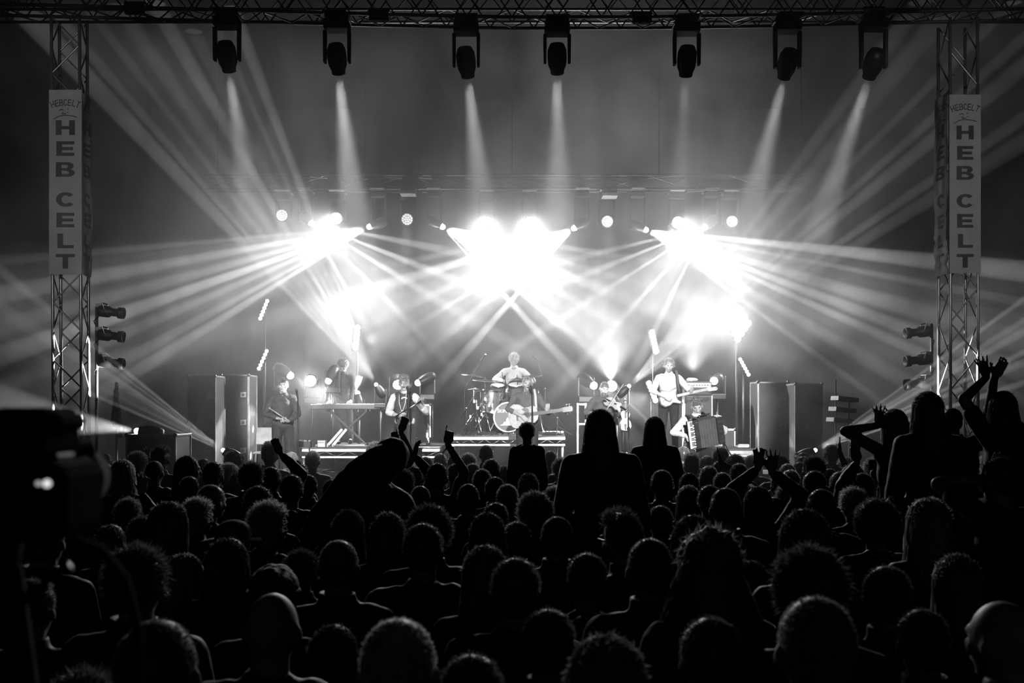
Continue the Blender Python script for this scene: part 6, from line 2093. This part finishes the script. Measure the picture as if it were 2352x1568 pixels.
# boy on shoulders
sitter(1211, 971, 9.4, .76, 'messy', 'brown', 'boy in a hooded top sitting on shoulders in front of the lead singer', dict(top='hoodie', bulk=.01, turn=-12, wide=.88, er=(.15, -1, 0), el=(-.15, -1, 0)), clab='person carrying the boy on their shoulders')
# tall long-haired figure
sitter(1380, 939, 6.3, 1.02, 'longwave', 'brown', 'tall long-haired figure in a dark coat raised high in the centre of the crowd', dict(top='jacket', bulk=.03, female=True, wide=1.0), clab='person carrying the tall long-haired figure', base=dict(top='jacket', bulk=.03, female=True))
sitter(1505, 956, 9.6, 1.0, 'longwave', 'brown', 'smaller long-haired figure in a cropped top raised right of the tall one', dict(top='tee', bulk=.015, female=True, wide=.95, sleeve='long'), clab='person carrying the smaller long-haired figure', topname='shirt', base=dict(top='tee', female=True))
# bare-armed woman with both hands up
sitter(2060, 938, 7.5, .98, 'long', 'blond', 'bare-armed woman with pale long hair clapping hands above her head at right', dict(top='tee', sleeve='none', female=True, wide=.86, el=(-.7, .1, -1), er=(-.2, .9, .1)),
       wrists={'l': (2020, 976, .05), 'r': (2058, 968, .25)}, hands={'l': ((.0, .1, 1), (0, 1, 0), 'open'), 'r': ((-.8, .1, .55), (0, 1, 0), 'open')}, clab='person carrying the bare-armed woman', topname='vest', base=dict(top='tee', female=True))
# tallest long-haired figure at right
sitter(2137, 898, 6.7, 1.04, 'longwave', 'brown', 'tallest long-haired figure in a dark long-sleeved top at right', dict(top='jacket', bulk=.02, female=True, wide=.95), clab='person carrying the tallest figure at right', base=dict(top='jacket', female=True))
sitter(2192, 933, 8.9, 1.04, 'buzz', 'dark', 'short-haired person in a dark jacket raised behind the tallest figure', dict(top='jacket', bulk=.03, wide=1.1), clab='person carrying the one behind the tallest figure',
       wrists={'r': (2262, 962, .1)}, hands={'r': ((.8, .2, .8), (0, 1, 0), 'open')})
# woman at the right edge with one arm high
sitter(2312, 896, 7.0, 1.0, 'longwave', 'dark', 'woman in a dark top with crossed raised arms high at the right edge', dict(top='tee', female=True, wide=.86, turn=-25, nod=8, sleeve='short', el=(-.8, -.1, .1), er=(-.3, .6, -.3)),
       wrists={'l': (2266, 866, .12), 'r': (2284, 868, .0)}, hands={'l': ((-.25, .1, 1), (0, 1, 0), 'open'), 'r': ((.5, .1, .8), (0, 1, 0), 'flat')}, yaw=0, clab='person carrying the woman at the right edge', topname='shirt', base=dict(top='tee', female=True))
hat = thing('wide_hat', 'dark wide-brimmed round hat between the bare-armed woman and the tallest figure', 'hat', at(2105, 978, 8.2))
c_, _r = at(2105, 965, 8.2), None
_, r_, p_, k_, po_ = sitter(2104, 972, 8.2, .98, 'short', 'dark', 'person wearing the wide round hat at right', dict(top='tee', wide=.9), carrier=True, clab='person carrying the one in the wide round hat')
hat.location = p_ + r_['hc'] * k_ + V((0, 0, .04))
ob('brim', MB().lathe([(.05, .012), (.17, -.005), (.17, -.012), (.05, .004)], n=32), hat, M['plastic'], smooth=True)
ob('crown', MB().lathe([(0, .1), (.06, .095), (.085, .06), (.095, .0), (0, 0)], n=28), hat, M['plastic'], smooth=True)


# ------------------------------------------------------------------ video camera close to the lens of the photograph
def vpt(px, py, d=1.12):
    return at(px, py, d)


o = vpt(60, 1150)
vc = thing('video_camera', 'blurred black broadcast video camera on a tripod close by at far left', 'video camera', (o.x, 1.12, 0))
O0 = V((o.x, 1.12, 0))


def vbox(name, x0, y0, x1, y1, dep, m, bev=.006, dd=0., par=vc, rz=0):
    a, b = vpt(x0, y0, 1.12 + dd), vpt(x1, y1, 1.12 + dd)
    c = (a + b) / 2 - O0
    return ob(name, MB().box(c + V((0, dep / 2, 0)), (abs(b.x - a.x), dep, abs(b.z - a.z)), rot3(0, 0, rz)), par, M[m], bevel=bev)


vbox('camera_body', -260, 1062, 140, 1250, .13, 'matt_black', .018)
vbox('viewfinder', -120, 968, 98, 1046, .10, 'matt_black', .006)
vbox('sun_hood', -20, 935, 104, 985, .09, 'matt_black', .008, .02)
e = vbox('eye_hood', 98, 948, 136, 992, .08, 'matt_black', .012, .01)
vbox('viewfinder_arm', 60, 1040, 130, 1070, .05, 'black_metal', .004, .03)
ob('lens_barrel', MB().cyl(vpt(-90, 1150) - O0 + V((0, .2, 0)), vpt(-200, 1150) - O0 + V((0, .42, 0)), .045, .05, 28), vc, M['matt_black'], smooth=True)
ob('lens_ring', MB().cyl(vpt(-160, 1150) - O0 + V((0, .33, 0)), vpt(-172, 1150) - O0 + V((0, .36, 0)), .054, n=28), vc, M['matt_black'], smooth=True)
ob('carry_handle', MB().tube([vpt(-60, 1066) - O0 + V((0, .05, 0)), vpt(-55, 1040) - O0 + V((0, .05, 0)), vpt(40, 1036) - O0 + V((0, .18, 0)), vpt(44, 1062) - O0 + V((0, .18, 0))], .012), vc, M['matt_black'], smooth=True)
ob('tally_lamp', MB().sph(vpt(108, 1110, 1.115) - O0, .0045, None, 12, 8), vc, M['led'], smooth=True)
ob('tally_lamp', MB().sph(vpt(88, 1110, 1.115) - O0, .003, None, 12, 8), vc, M['led_gap'], smooth=True)
for i, (a, b) in enumerate((((160, 1300), (100, 1335)), ((110, 1340), (20, 1400)))):
    ob('pan_bar', MB().cyl(vpt(*a) - O0, vpt(*b) - O0, .007), vc, M['black_metal'], smooth=True)
ob('cable', MB().tube([vpt(170, 1240) - O0, vpt(230, 1262) - O0, vpt(285, 1330) - O0, vpt(315, 1440) - O0, vpt(320, 1620) - O0], .006), vc, M['matt_black'], smooth=True)
ob('tripod_head', MB().cyl(vpt(-150, 1250) - O0 + V((0, .1, 0)), vpt(-150, 1340) - O0 + V((0, .1, 0)), .05, .04, 20), vc, M['matt_black'], smooth=True)
tp = vpt(-150, 1340) - O0 + V((0, .1, 0))
for i in range(3):
    a = i * 2.094 + .6
    ob('tripod_leg', MB().cyl(tp + V((.03 * math.cos(a), .03 * math.sin(a), 0)), V((tp.x + .28 * math.cos(a), tp.y + .28 * math.sin(a), .01)), .015, .012), vc, M['matt_black'], smooth=True)

bpy.data.scenes.remove(BENCH)
